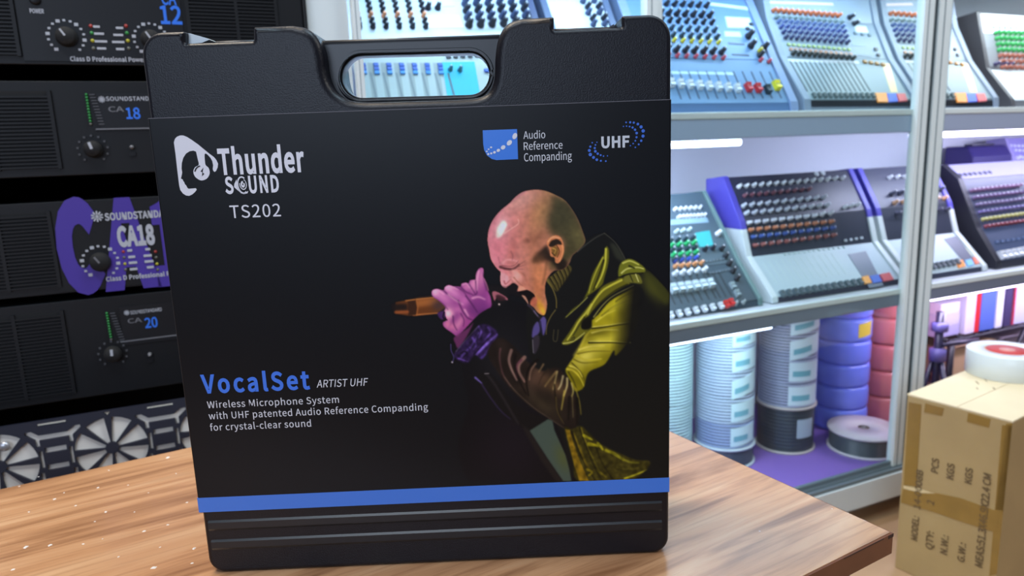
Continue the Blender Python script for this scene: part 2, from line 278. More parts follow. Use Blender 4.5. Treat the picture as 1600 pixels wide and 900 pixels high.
 's': (164, '82,-5 112,0 133,12 146,30 151,52 146,75 132,90 114,101 93,110 78,116 65,122 56,131 52,143 54,153 61,162 72,168 88,170 100,169 111,165 121,160 131,153 146,173 134,182 120,189 104,193 87,195 59,191 39,179 26,162 22,141 27,120 39,105 57,94 77,86 93,80 107,72 117,63 120,50 118,38 111,29 99,23 83,20 67,22 53,27 39,34 27,43 11,22 26,11 43,3 62,-3'),
 't': (132, '92,-5 101,-4 110,-2 119,0 127,2 121,27 116,25 110,23 105,22 99,21 85,24 76,31 71,42 70,58 70,164 121,164 121,190 70,190 70,244 43,244 40,190 9,188 9,164 38,164 38,59 41,33 50,13 66,0'),
 'u': (213, '88,-5 106,-2 122,5 137,16 151,30 152,30 154,0 181,0 181,190 149,190 149,55 136,41 124,31 111,25 97,23 81,26 70,35 64,51 62,74 62,190 29,190 29,70 33,38 44,14 62,0'),
 'w': (281, '62,0 99,0 126,102 130,116 133,129 136,143 139,157 141,157 144,143 147,129 151,116 154,103 181,0 220,0 272,190 241,190 213,80 210,67 207,53 205,40 202,27 200,27 187,80 157,190 126,190 96,80 93,67 89,53 86,40 83,27 82,27 70,80 42,190 9,190'),
 'y': (182, '35,-82 61,-77 80,-63 95,-42 106,-16 178,190 147,190 112,85 97,31 95,31 90,44 86,58 81,72 76,85 38,190 5,190 81,0 77,-15 70,-31 60,-44 49,-53 34,-56 30,-55 26,-55 22,-54 19,-53 13,-78 18,-80 23,-81 29,-82'),
 ' ': (78, ''),
}
def glyph_loops(ch, bold):
    adv, s = GLYPHS[ch]
    loops = [[tuple(map(float, p.split(','))) for p in c.split(' ')] for c in s.split(';')] if s else []
    if bold and loops:
        def ar(l): return sum(l[i][0] * l[(i + 1) % len(l)][1] - l[(i + 1) % len(l)][0] * l[i][1] for i in range(len(l)))
        big = max(loops, key=lambda l: abs(ar(l))); sg = 1 if ar(big) > 0 else -1; out = []
        for l in loops:                         # outer outlines grow, counters shrink
            out.append(offset(l, -bold if ar(l) * sg > 0 else bold))
        loops = out
    return adv, loops
def lettering(name, parent, string, x0, x1, z, h, y, mt, bold=0.0, shear=0.0, track=0.0, turn=False, thick=None, flipx=False):
    """upright lettering in the plane y of the parent, from x0 to x1, base line z, capital height h (turn: reads upwards)"""
    items = []; cx = 0; hi = lo = None
    for ch in string:
        adv, loops = glyph_loops(ch, bold)
        if loops:
            xs = [p[0] + shear * p[1] for l in loops for p in l]
            lo = cx + min(xs) if lo is None else lo; hi = cx + max(xs)
            items.append((cx, loops))
        cx += adv + track
    sx = (x1 - x0) / (hi - lo); sz = h / 257.0; mb = MB()
    for c, loops in items:
        L = [[((c + px + shear * py - lo) * sx, py * sz) for px, py in l] for l in loops]
        if turn: L = [[(-b, a) for a, b in l] for l in L]; L = [[(z + a, x0 + b) for a, b in l] for l in L]
        else: L = [[(x0 + a, z + b) for a, b in l] for l in L]
        for grp in split_loops(L): mb.poly(grp, y, thick, mt)
    return mb.build(name, parent)
def split_loops(L):                             # outer outlines each with the counters inside them
    def ar(l): return sum(l[i][0] * l[(i + 1) % len(l)][1] - l[(i + 1) % len(l)][0] * l[i][1] for i in range(len(l))) / 2
    def inside(p, l):
        r = False
        for (ax, ay), (bx, by) in zip(l, l[1:] + l[:1]):
            if (ay > p[1]) != (by > p[1]) and p[0] < (bx - ax) * (p[1] - ay) / (by - ay) + ax: r = not r
        return r
    L = sorted(L, key=lambda l: -abs(ar(l))); outs = []
    for l in L:
        for g in outs:
            if inside(l[0], g[0]): g.append(l); break
        else: outs.append([l])
    return outs
def px_text(name, fr, parent, string, p0, p1, hpx, y, mt, off=.0003, **k):   # lettering fitted between two points of the plane y of frame fr
    a = fr.hit(*p0, y); b = fr.hit(*p1, y); mid = ((p0[0] + p1[0]) / 2, (p0[1] + p1[1]) / 2)
    if k.get('turn'):
        c = fr.hit(p0[0] - hpx, p0[1], y); return lettering(name, parent, string, a[1], b[1], (a[0] + b[0]) / 2, abs(a[0] - c[0]), y - off, mt, **k)
    m0 = fr.hit(*mid, y); m1 = fr.hit(mid[0], mid[1] - hpx, y)
    return lettering(name, parent, string, a[0], b[0], (a[1] + b[1]) / 2, m1[1] - m0[1], y - off, mt, **k)
# ---- the printed stage photograph on the sleeve: colour per point of a fine grid ----
PX0, PX1, PY0, PY1, PSTEP = 600.0, 1046.0, 288.0, 752.0, 1.0
def srgb(c):
    c = np.asarray(c, float) / 255.0
    return np.where(c <= .04045, c / 12.92, ((c + .055) / 1.055) ** 2.4)
class Print:
    def __init__(s, x0, x1, y0, y1, step):
        s.nx = int(round((x1 - x0) / step)) + 1; s.ny = int(round((y1 - y0) / step)) + 1
        s.xs = np.linspace(x0, x1, s.nx); s.ys = np.linspace(y0, y1, s.ny); s.step = step
        s.X, s.Y = np.meshgrid(s.xs, s.ys)
        s.img = np.zeros((s.ny, s.nx, 3)); s.rng = np.random.RandomState(4)
        s.noise = {k: s.mknoise(k) for k in (2, 5, 14)}
    def mknoise(s, k):
        a = s.rng.rand(s.ny, s.nx) - .5
        a = s.blur(a, k); return a / a.std()
    def blur(s, a, r):
        if r <= 0.05: return a
        n = max(1, int(r * 2.5)); k = np.exp(-.5 * (np.arange(-n, n + 1) / r) ** 2); k /= k.sum()
        for ax in (0, 1):
            p = [(0, 0), (0, 0)]; p[ax] = (n, n); b = np.pad(a, p, 'edge'); o = np.zeros_like(a)
            for i, w in enumerate(k):
                o += w * (b[i:i + a.shape[0], :] if ax == 0 else b[:, i:i + a.shape[1]])
            a = o
        return a
    def smooth(s, pts, closed=True, m=6):
        P = np.array(pts, float); n = len(P); out = []
        for i in range(n if closed else n - 1):
            if closed: a, b, c, d = P[(i - 1) % n], P[i], P[(i + 1) % n], P[(i + 2) % n]
            else: a, b, c, d = P[max(i - 1, 0)], P[i], P[i + 1], P[min(i + 2, n - 1)]
            for t in np.arange(m) / m:
                out.append(.5 * (2 * b + (c - a) * t + (2 * a - 5 * b + 4 * c - d) * t * t + (3 * b - a - 3 * c + d) * t ** 3))
        if not closed: out.append(P[-1])
        return np.array(out)
    def poly(s, pts, blur=.7, smooth=True):
        P = s.smooth(pts) if smooth else np.array(pts, float)
        acc = np.zeros((s.ny, s.nx))
        for dx, dy in ((-.25, -.25), (.25, -.25), (-.25, .25), (.25, .25)):
            ins = np.zeros((s.ny, s.nx), bool); x = s.X + dx * s.step; y = s.Y + dy * s.step
            for (ax, ay), (bx, by) in zip(P, np.roll(P, -1, 0)):
                if ay == by: continue
                ins ^= ((ay > y) != (by > y)) & (x < (bx - ax) * (y - ay) / (by - ay) + ax)
            acc += ins / 4.0
        return s.blur(acc, blur)
    def stroke(s, pts, w0, w1=None, blur=.5, smooth=True):
        P = s.smooth(pts, False, 5) if smooth and len(pts) > 2 else np.array(pts, float)
        w1 = w0 if w1 is None else w1; m = np.zeros((s.ny, s.nx)); n = len(P) - 1
        for i in range(n):
            a, b = P[i], P[i + 1]; d = b - a; L = max(d @ d, 1e-9)
            lo = np.minimum(a, b) - 12; hi = np.maximum(a, b) + 12
            i0, i1 = np.searchsorted(s.ys, (lo[1], hi[1])); j0, j1 = np.searchsorted(s.xs, (lo[0], hi[0]))
            X, Y = s.X[i0:i1, j0:j1], s.Y[i0:i1, j0:j1]
            t = np.clip(((X - a[0]) * d[0] + (Y - a[1]) * d[1]) / L, 0, 1)
            r = np.hypot(X - a[0] - t * d[0], Y - a[1] - t * d[1]); w = (w0 + (w1 - w0) * (i + t) / n) / 2
            m[i0:i1, j0:j1] = np.maximum(m[i0:i1, j0:j1], np.clip(w - r + .5, 0, 1) * np.clip(w * 2, .0, 1))
        return s.blur(m, blur)
    def blob(s, cx, cy, rx, ry=None, ang=0, p=2):
        ry = ry or rx; a = math.radians(ang); x = s.X - cx; y = s.Y - cy
        u = (x * math.cos(a) + y * math.sin(a)) / rx; v = (-x * math.sin(a) + y * math.cos(a)) / ry
        return np.exp(-(u * u + v * v) ** (p / 2))
    def put(s, m, col, al=1.0):
        m = np.clip(m * al, 0, 1)[..., None]; s.img = s.img * (1 - m) + np.asarray(col, float) * m
    def grain(s, m, k, amp):
        s.img = np.clip(s.img * (1 + (m * s.noise[k] * amp)[..., None]), 0, 255)
def paint_singer(bg):
    S = Print(PX0, PX1, PY0, PY1, PSTEP); S.img[:] = bg
    def f(sx, ox, oy): return lambda *q: [(ox + q[i] / sx, oy + q[i + 1] / sx) for i in range(0, len(q), 2)]
    F = f(4.286, 740, 290); H = f(5, 600, 400); J = f(4.5, 820, 360); L = f(4.0914, 700, 540)
    # faint stage haze behind the hands and stand
    S.put(S.blob(790, 560, 45, 60), (40, 42, 52), .35); S.put(S.blob(800, 700, 60, 60), (40, 30, 48), .30)
    # ---- jacket body, dark, then its lit sleeve ----
    body = S.poly(J(420, 80, 560, 20, 620, 80, 700, 200, 840, 260, 930, 340, 1015, 440) + [(1046, 470), (1046, 752), (905, 752), (880, 690), (862, 640), (830, 560), (822, 500), (830, 470), (860, 440)], .8)
    S.put(body, (20, 21, 22))
    far = S.poly(J(845, 280, 930, 330, 1012, 420, 1010, 520, 960, 500, 880, 400, 840, 330), 3); S.put(far * body, (62, 66, 26), .75)
    S.put(S.blob(1016, 452, 9, 26, -35), (86, 90, 34), .5)
    # collar: dark with rim lines
    S.put(S.stroke(J(370, 150, 430, 100, 500, 50, 560, 20), 2.2, 1.4), (58, 60, 60), .8)
    S.put(S.poly(J(600, 90, 650, 110, 700, 190, 690, 220, 640, 190, 620, 150), 2), (46, 50, 44), .8)
    S.put(S.stroke(J(560, 20, 640, 90, 705, 200), 1.6), (70, 72, 66), .6)
    # upper arm in yellow light
    arm = S.poly(J(470, 640, 520, 590, 600, 500, 700, 440, 790, 400, 830, 470, 810, 560, 770, 680, 720, 790, 640, 880) + L(1060, 30, 1000, 120, 900, 170, 870, 260, 845, 285, 810, 290, 785, 235, 752, 165, 765, 130, 800, 80, 830, 30), 1.0)
    S.put(arm, (112, 106, 16))
    S.put(arm * S.blob(958, 478, 38, 17, -28), (176, 172, 40), .95); S.put(arm * S.blob(950, 506, 34, 13, -14), (150, 143, 28), .85)
    S.put(arm * S.blob(938, 536, 36, 17, -30), (188, 182, 60), .95); S.put(arm * S.blob(912, 560, 20, 12, -35), (196, 190, 84), .9)
    S.put(arm * S.blob(935, 520, 30, 6, -10), (96, 92, 20), .7)
    for q in ((470, 690, 560, 680, 660, 665, 760, 652), (450, 790, 520, 790, 620, 790, 740, 800), (480, 620, 540, 540, 620, 470, 760, 400)):
        S.put(S.stroke(J(*q), 2.6, 1.2, .7), (30, 29, 12), .9)
        S.put(S.stroke([(x + 1, y - 2.4) for x, y in J(*q)], 2.0, .8, .6), (206, 204, 120), .55)
    S.put(S.stroke(J(350, 880, 420, 760, 470, 660), 5, 3, 1.5), (190, 182, 70), .5)
    for q, w, c in (((360, 870, 470, 850, 600, 850), 2.4, (84, 78, 18)), ((380, 840, 460, 815, 560, 812), 3, (206, 198, 96)), ((430, 770, 520, 745, 640, 740), 3, (150, 144, 40)), ((470, 720, 560, 700, 660, 700), 2.2, (206, 200, 104)), ((500, 640, 570, 590, 640, 560), 3, (200, 194, 76)), ((540, 600, 620, 540, 720, 490), 2, (88, 84, 24)), ((600, 560, 680, 505, 760, 470), 3, (168, 162, 50)), ((640, 500, 700, 460, 770, 430), 1.8, (60, 58, 18))):
        S.put(S.stroke(J(*q), w, w * .4, .9) * arm, c, .8)
    for q, w, c in (((800, 85, 860, 110, 960, 105), 2.2, (90, 84, 18)), ((760, 150, 800, 160, 840, 200, 870, 260), 3.4, (190, 180, 60)), ((780, 130, 830, 150, 860, 200), 3, (206, 198, 90)), ((770, 170, 800, 220, 820, 270), 3, (60, 56, 14)), ((820, 60, 880, 90, 980, 85), 3, (182, 172, 52)), ((790, 110, 850, 170, 885, 250), 1.8, (50, 46, 12))):
        S.put(S.stroke(L(*q), w, w * .5, .8) * arm, c, .85)
    wide = np.clip(S.blur(arm, 1.6) * 8, 0, 1)
    S.put(wide * np.clip((S.X - 962 + np.maximum(S.Y - 450, 0) * .10) / 30, 0, 1), (22, 22, 20), 1)
    S.put(wide * np.clip((S.X - 995) / 6, 0, 1), (20, 21, 22), 1)
    # lapel and epaulette folds
    lap = S.poly(J(575, 110, 592, 150, 585, 240, 560, 330, 545, 380, 500, 420, 430, 470, 380, 520, 280, 620, 330, 560, 400, 500, 440, 430, 455, 380, 480, 300, 530, 210, 560, 160), .8)
    S.put(lap, (88, 90, 24))
    for q, w, c in (((570, 130, 565, 230, 540, 320, 500, 400), 3.4, (186, 188, 70)), ((550, 190, 510, 270, 470, 370, 450, 440), 2.2, (166, 168, 60)), ((555, 210, 530, 290, 500, 370, 480, 420), 3.0, (36, 36, 14)), ((440, 470, 380, 530, 290, 610), 1.6, (160, 164, 80))):
        S.put(S.stroke(J(*q), w, w * .6, .6), c, .9)
    yoke = S.poly(J(680, 330, 640, 350, 590, 370, 540, 400, 505, 450, 440, 540, 400, 590, 360, 640, 330, 690, 290, 750, 260, 795, 300, 805, 370, 770, 440, 720, 470, 690, 440, 690, 400, 690, 405, 640, 450, 600, 480, 560, 540, 500, 620, 440, 700, 390, 740, 370), .9)
    S.put(yoke, (92, 92, 26))
    for q, w, c in (((680, 350, 600, 390, 540, 430, 480, 510, 440, 590), 3.4, (184, 184, 66)), ((720, 380, 640, 420, 560, 480, 500, 540), 2.6, (40, 40, 16)), ((470, 520, 430, 580, 380, 640, 340, 710, 300, 770), 3.2, (176, 176, 70)), ((420, 610, 370, 690, 340, 740), 2.4, (50, 50, 18)), ((270, 795, 340, 780, 420, 720), 2.2, (170, 172, 96)), ((330, 760, 350, 750, 345, 770, 320, 772), 1.6, (40, 40, 24))):
        S.put(S.stroke(J(*q), w, w * .7, .6), c, .9)
    S.put(S.poly(J(400, 650, 440, 610, 470, 640, 465, 690, 410, 695), 1.2), (16, 16, 14))
    ep = S.poly(J(660, 270, 680, 225, 730, 200, 780, 215, 840, 260, 845, 290, 800, 300, 750, 300, 700, 310, 660, 325), .8); S.put(ep, (100, 106, 32))
    S.put(S.poly(J(700, 320, 740, 305, 800, 310, 825, 370, 770, 370, 700, 360), .9), (98, 100, 40))
    for q, w, c in (((690, 230, 740, 215, 800, 240), 3, (176, 182, 90)), ((680, 300, 720, 270, 790, 260, 835, 270), 2.6, (184, 190, 110)), ((735, 250, 770, 265), 3.5, (44, 46, 16)), ((670, 330, 740, 306, 830, 300), 2.6, (26, 26, 14)), ((780, 310, 800, 360), 2, (190, 194, 130)), ((740, 315, 760, 360), 2.4, (44, 46, 20))):
        S.put(S.stroke(J(*q), w, w * .7, .5), c, .9)
    # knitted collar and zip edge
    kn = S.poly(J(150, 350, 200, 310, 290, 240, 330, 270, 300, 330, 250, 400, 225, 430, 190, 400), .8); S.put(kn, (70, 64, 34))
    for k in range(6):
        a = k / 5.0
        S.put(S.stroke(J(175 + 120 * a, 335 - 88 * a, 205 + 110 * a, 385 - 85 * a, 225 + 80 * a, 425 - 70 * a), 2.1, 1.2, .5), (24, 22, 14), .85)
        S.put(S.stroke(J(160 + 120 * a, 345 - 88 * a, 190 + 110 * a, 395 - 85 * a), 1.5, 1.0, .5), (108, 98, 52), .7)
    S.put(S.stroke(J(155, 350, 195, 410, 220, 480, 222, 545), 2.2, 1.6), (100, 90, 48), .9)
    S.put(S.stroke(J(215, 560, 180, 610, 155, 670, 150, 730), 1.8, 1.4), (96, 88, 52), .85)
    S.put(S.stroke(J(205, 700, 200, 770, 225, 775, 235, 700), 1.6), (62, 60, 46), .8)
    # violet scarf below the chin
    for q, c in (((60, 680, 90, 640, 105, 680, 100, 720, 60, 755, 50, 740), (78, 70, 140)), ((105, 640, 130, 605, 150, 630, 148, 690, 130, 740, 118, 690), (84, 76, 150)), ((60, 755, 100, 740, 100, 810, 70, 870, 58, 840), (46, 42, 56))):
        S.put(S.poly(J(*q), .9), c, .95)
    S.put(S.stroke(J(55, 770, 60, 860), 1.6), (120, 118, 140), .6); S.put(S.stroke(J(110, 640, 118, 720), 2.5), (30, 28, 60), .7)
    # ---- head ----
    head = S.poly(F(410, 28, 475, 35, 540, 60, 610, 100, 662, 165, 700, 232, 730, 310, 746, 375, 700, 432, 660, 470, 640, 520, 600, 560, 540, 570, 500, 610, 480, 660, 478, 720, 492, 790, 482, 850, 465, 868, 430, 850, 402, 815, 378, 792, 395, 770, 411, 748, 398, 722, 352, 698, 300, 710, 288, 706, 303, 682, 268, 652, 240, 668, 215, 686, 196, 678, 183, 655, 180, 615, 182, 580, 162, 560, 138, 530, 116, 490, 105, 430, 95, 370, 102, 300, 130, 232, 180, 170, 240, 120, 290, 70, 340, 40), .7)
    S.put(head, (170, 112, 96))
    t = np.clip((S.X - 762) / 110, 0, 1)
    S.put(head * np.clip(1.25 - t * 1.9, 0, 1), (204, 126, 152), .95)                      # pink key light in front
    S.put(head * S.blob(812, 312, 40, 18, -20), (188, 138, 140), .9)
    S.put(head * S.blob(850, 330, 18, 34, 20), (176, 130, 92), .8)
    back = S.poly(F(525, 70, 620, 90, 680, 170, 735, 300, 760, 400, 680, 480, 560, 560, 500, 560, 520, 470, 600, 420, 590, 350, 530, 330, 500, 290, 500, 220, 530, 150), 5)
    S.put(head * back, (66, 62, 42), 1); S.put(head * S.blob(880, 340, 26, 36, -25), (58, 57, 42), .85)
    S.put(head * S.stroke(F(480, 30, 560, 62, 620, 100), 6, 3, 2.5), (160, 128, 84), .55)
    S.put(head * S.blob(905, 370, 12, 24, -20), (92, 88, 58), .7)
    S.put(S.stroke(F(350, 36, 270, 92, 190, 165, 125, 245, 100, 330), 2.5, 1.5, 1.2) * head, (150, 92, 128), .6)
    S.put(head * S.blob(783, 356, 9, 16, 20), (214, 176, 192), .85); S.put(head * S.poly(F(175, 260, 200, 235, 222, 255, 205, 300, 180, 345, 152, 345, 155, 300), 1.4), (240, 232, 236), 1)
    S.put(head * S.stroke(F(205, 320, 250, 290, 300, 255, 298, 225), 1.8, 1.0, .7), (222, 178, 180), .7)
    S.put(head * S.blob(838, 372, 18, 10, -30), (122, 78, 64), .55); S.put(head * S.blob(824, 376, 6, 4), (96, 58, 52), .55)
    S.put(head * S.blob(800, 392, 7, 22, 15), (168, 96, 96), .5); S.put(head * S.blob(778, 385, 10, 18, 0), (190, 108, 128), .5)
    # cheek shade in front of the ear, jaw light
    S.put(head * S.poly(F(490, 400, 450, 430, 400, 480, 395, 520, 440, 520, 490, 505, 540, 530, 560, 600, 500, 620, 490, 690, 560, 760, 620, 600, 620, 500, 540, 480, 510, 440), 2.5), (30, 24, 20), .97)
    S.put(head * S.blob(846, 428, 13, 26, -15), (182, 118, 84), .85); S.put(head * S.blob(842, 452, 9, 22, -8), (172, 104, 74), .8)
    S.put(head * S.stroke(F(490, 510, 478, 590, 462, 660), 3, 2, 1.5), (92, 62, 44), .6)
    S.put(head * S.blob(845, 480, 6, 14, -25), (198, 144, 52), .95); S.put(head * S.blob(849, 487, 3, 7, -20), (226, 176, 60), .8)
    # brow, eye, nose
    S.put(head * S.stroke(F(180, 545, 215, 556, 265, 558, 305, 530), 4.5, 2.5, .8), (70, 38, 44), .9)
    S.put(head * S.stroke(F(195, 520, 220, 498, 265, 500, 300, 510), 3.5, 2, 1), (214, 150, 162), .8)
    S.put(head * S.stroke(F(190, 535, 225, 540, 270, 536, 300, 505), 1.6, 1.0, .5), (124, 70, 78), .8)
    S.put(head * S.stroke(F(250, 440, 262, 470, 258, 500), 2.2, 1.2, .8), (140, 84, 92), .6)
    S.put(head * S.stroke(F(165, 480, 175, 520), 2.2, 1.2, .8), (150, 84, 104), .6)
    for q in ((305, 530, 350, 500), (300, 545, 350, 530), (295, 560, 345, 560)): S.put(head * S.stroke(F(*q), 1.2, .6, .5), (112, 68, 66), .6)
    S.put(head * S.poly(F(190, 590, 225, 600, 240, 640, 220, 672, 195, 672, 188, 640), 1.2), (214, 156, 176), .9)
    S.put(head * S.stroke(F(205, 640, 215, 660, 250, 630, 262, 645), 2.6, 1.6, .7), (150, 80, 92), .8)
    S.put(head * S.blob(806, 434, 8, 10, 30), (214, 160, 164), .8); S.put(head * S.blob(820, 446, 9, 7, 20), (176, 112, 98), .6)
    S.put(head * S.stroke(F(270, 615, 300, 650, 330, 672), 2.0, 1.2, .8), (134, 82, 72), .7)
    # mouth
    S.put(S.poly(F(215, 688, 245, 668, 272, 655, 300, 684, 288, 708, 310, 715, 340, 760, 300, 740, 240, 720), 1.2), (20, 18, 22), 1)
    S.put(S.poly(F(305, 712, 350, 700, 395, 722, 410, 748, 392, 772, 372, 792, 358, 762, 330, 738), .8), (18, 12, 14), 1)
    S.put(S.poly(F(295, 702, 306, 672, 335, 680, 350, 696, 320, 704), .8), (206, 142, 128), .95)
    S.put(S.poly(F(322, 736, 345, 740, 362, 770, 368, 800, 352, 775), .7), (176, 130, 118), .95)
    S.put(S.poly(F(380, 775, 405, 745, 425, 760, 420, 800, 400, 810, 382, 796), .9), (176, 96, 80), .9)
    S.put(S.stroke(F(365, 800, 390, 820, 410, 850, 430, 870, 440, 885), 3.4, 2.4, .8), (52, 44, 62), .9)
    S.put(S.stroke(F(405, 840, 430, 875), 2.4, 1.5, .6), (110, 100, 140), .7)
    # ear
    ear = S.poly(F(490, 385, 505, 352, 545, 333, 582, 345, 602, 390, 606, 440, 592, 490, 567, 520, 546, 512, 541, 482, 515, 472, 508, 430), .7)
    S.put(ear, (186, 118, 84)); S.put(S.poly(F(504, 402, 520, 370, 555, 358, 582, 372, 590, 395, 560, 395, 530, 412), .8), (28, 22, 18), .95)
    S.put(S.poly(F(520, 425, 545, 405, 570, 425, 560, 470, 535, 470), 1), (104, 78, 38), .9)
    for q, w, c in (((530, 420, 550, 430, 540, 455), 1.6, (186, 146, 80)), ((525, 450, 545, 470), 1.6, (60, 40, 24)), ((500, 375, 530, 345, 575, 352), 1.6, (226, 164, 134)), ((594, 400, 596, 450, 575, 505), 1.8, (220, 146, 100)), ((556, 400, 575, 440, 560, 480), 1.6, (70, 46, 26))): S.put(S.stroke(F(*q), w, w * .8, .5), c, .85)
    S.put(head * S.stroke(F(183, 585, 184, 640, 200, 680, 222, 684), 2, 1.2, .6), (232, 176, 196), .7); S.put(head * S.stroke(F(300, 575, 340, 600, 360, 650, 400, 690), 3, 2, 1.4), (150, 88, 74), .55); S.put(head * S.stroke(F(260, 570, 300, 590, 320, 640), 4, 2, 1.6), (226, 162, 160), .6); S.put(head * S.stroke(F(430, 560, 440, 640, 450, 720), 5, 3, 2), (196, 126, 92), .5)
    S.grain(head, 2, .03); S.grain(head, 14, .012)
    # ---- microphone ----
    mic = S.poly(H(90, 362, 180, 345, 250, 335, 400, 322, 470, 350, 480, 400, 420, 445, 250, 465, 190, 466, 90, 450), 1, False)
    S.put(mic, (92, 52, 26)); S.put(S.poly(H(250, 338, 400, 324, 430, 350, 400, 380, 250, 400), 2.5, False), (150, 92, 50), .9)
    S.put(S.poly(H(370, 350, 480, 340, 480, 420, 390, 430), 5, False), (62, 48, 56), .9)
    S.put(S.stroke(H(230, 462, 420, 446), 2.2, 1.6, .8), (196, 122, 70), .8); S.put(S.stroke(H(250, 338, 390, 324), 1.6, 1.2, .6), (196, 130, 74), .7)
    S.put(S.poly(H(185, 350, 245, 345, 258, 400, 250, 462, 190, 464), 1, False), (46, 28, 20), .9)
    S.put(S.stroke(H(170, 350, 240, 340), 2, 2, .6), (170, 110, 60), .8); S.put(S.stroke(H(255, 345, 264, 400, 256, 460), 2, 2, .6), (150, 92, 50), .7)
    S.put(S.poly(H(60, 375, 180, 372, 185, 424, 65, 428), 2, False), (26, 20, 20), .95); S.put(S.stroke(H(90, 440, 185, 436), 4, 4, 1), (140, 76, 44), .85)
    S.put(S.poly(H(760, 240, 900, 235, 960, 260, 965, 340, 900, 390, 830, 380, 800, 300), 2), (22, 20, 24), 1)
    # ---- hands ----
    hand = S.poly(H(372, 290, 385, 265, 420, 258, 466, 270, 475, 245, 505, 228, 545, 238, 580, 238, 600, 240, 605, 218, 640, 208, 662, 215, 672, 192, 705, 186, 715, 190, 720, 140, 740, 102, 765, 92, 778, 110, 776, 160, 790, 200, 805, 260, 830, 320, 838, 390, 800, 415, 745, 450, 690, 505, 640, 560, 600, 605, 575, 632, 530, 600, 470, 555, 462, 520, 490, 500, 470, 440, 480, 400, 430, 350, 385, 320), .8)
    S.put(hand, (132, 58, 138))
    S.put(hand * S.blob(752, 432, 8, 22, 8), (196, 120, 176), .8); S.put(hand * S.blob(741, 440, 4, 16, 8), (226, 160, 200), .7)
    S.put(hand * S.blob(690, 462, 20, 9, 40), (196, 122, 190), .9); S.put(hand * S.blob(680, 457, 6, 6), (226, 170, 214), .9)
    S.put(hand * S.blob(708, 456, 18, 8, 35), (200, 126, 196), .9); S.put(hand * S.blob(701, 450, 7, 5), (224, 164, 212), .8)
    S.put(hand * S.blob(729, 448, 8, 7, 30), (190, 112, 178), .9); S.put(hand * S.blob(738, 444, 5, 8), (200, 124, 186), .8)
    S.put(hand * S.blob(758, 478, 16, 14), (110, 48, 128), .8); S.put(hand * S.blob(740, 486, 10, 20, -30), (92, 42, 112), .6)
    S.put(hand * S.blob(700, 490, 9, 9), (244, 190, 216), 1); S.put(hand * S.blob(726, 470, 8, 10, 30), (196, 110, 190), .7); S.put(hand * S.blob(765, 465, 6, 12), (170, 84, 164), .6); S.put(hand * S.blob(757, 492, 10, 8), (60, 24, 84), .7); S.put(hand * S.blob(716, 484, 8, 6), (190, 110, 178), .7)
    S.put(hand * S.blob(702, 508, 10, 8, 20), (206, 120, 168), .9); S.put(hand * S.blob(718, 505, 6, 14, 30), (214, 140, 186), .7); S.put(hand * S.blob(708, 500, 3, 14, 30), (120, 58, 130), .5)
    S.put(hand * S.blob(730, 505, 8, 14, 35), (150, 66, 140), .7)
    for q, w in (((375, 325, 430, 352, 470, 385, 500, 420), 1.6), ((468, 272, 505, 305, 560, 340, 600, 370), 2.2), ((600, 242, 640, 280, 690, 300), 2.2), ((560, 240, 610, 268, 640, 300), 1.8), ((662, 218, 690, 260, 715, 300), 2.0), ((716, 195, 722, 250, 724, 295, 690, 308), 2.0), ((580, 350, 610, 420, 650, 480, 690, 500), 2.6), ((640, 310, 690, 380, 730, 440), 2.6), ((778, 130, 785, 200, 800, 270), 1.8), ((540, 470, 545, 530, 570, 580), 2.2), ((600, 450, 625, 500, 620, 550), 1.8)):
        S.put(S.stroke(H(*q), w, w * .6, .9) * hand, (70, 28, 84), .8)
    for q, w in (((385, 275, 425, 270, 470, 300), 2.0), ((482, 245, 520, 236, 580, 262), 1.8), ((612, 222, 645, 215, 672, 250), 1.6), ((740, 115, 730, 180, 726, 270), 1.8), ((500, 300, 560, 345, 620, 380), 1.6), ((630, 420, 660, 470), 2), ((690, 330, 740, 320, 790, 340), 2)):
        S.put(S.stroke(H(*q), w * 1.5, w * .8, 1.2) * hand, (236, 176, 222), .75)
    S.put(S.poly(H(418, 450, 450, 432, 478, 440, 470, 490, 440, 492), .9), (62, 36, 96), .95); S.put(S.stroke(H(470, 440, 462, 480, 492, 500), 2.2, 1.6, .5), (20, 12, 26), .95)
    S.put(S.poly(H(845, 292, 862, 275, 900, 288, 960, 325, 965, 345, 930, 335, 890, 318, 870, 340, 862, 350), .7), (164, 96, 120), .9)
    S.put(S.poly(H(872, 312, 900, 302, 950, 330, 930, 350, 890, 345), 1), (52, 30, 40), .9); S.put(S.blob(780, 475.5, 1.6), (220, 200, 214), .9)
    S.put(S.stroke(H(780, 180, 800, 220, 815, 270), 3, 2, .7), (150, 88, 140), .85)
    # ---- cuff and forearm ----
    S.put(S.poly(H(545, 640, 600, 600, 660, 560, 700, 520, 640, 640, 580, 720, 560, 690), 1), (96, 44, 96), .9)
    cuff = S.poly(H(545, 775, 600, 700, 680, 610, 745, 540, 820, 540, 890, 605, 850, 690, 770, 805, 710, 770, 660, 830, 600, 825), 1.2); S.put(cuff, (38, 26, 66))
    for q, w, c in (((560, 745, 640, 650, 740, 545), 1.6, (130, 120, 170)), ((600, 790, 690, 690, 740, 600), 4, (70, 52, 126)), ((740, 550, 760, 590, 740, 640), 4, (84, 62, 146)), ((690, 640, 720, 690, 700, 730), 3.4, (78, 58, 140)), ((720, 770, 790, 700, 885, 612), 5, (92, 72, 160)), ((760, 800, 810, 740, 870, 640), 4, (62, 46, 118)), ((705, 770, 790, 670, 860, 600), 2.4, (18, 12, 34)), ((810, 560, 830, 600, 790, 650), 3, (66, 50, 120)), ((640, 700, 670, 740, 650, 790), 3, (30, 18, 60)), ((600, 760, 630, 745, 650, 765, 620, 790), 3, (18, 12, 30)), ((580, 800, 655, 825), 2, (96, 70, 170))):
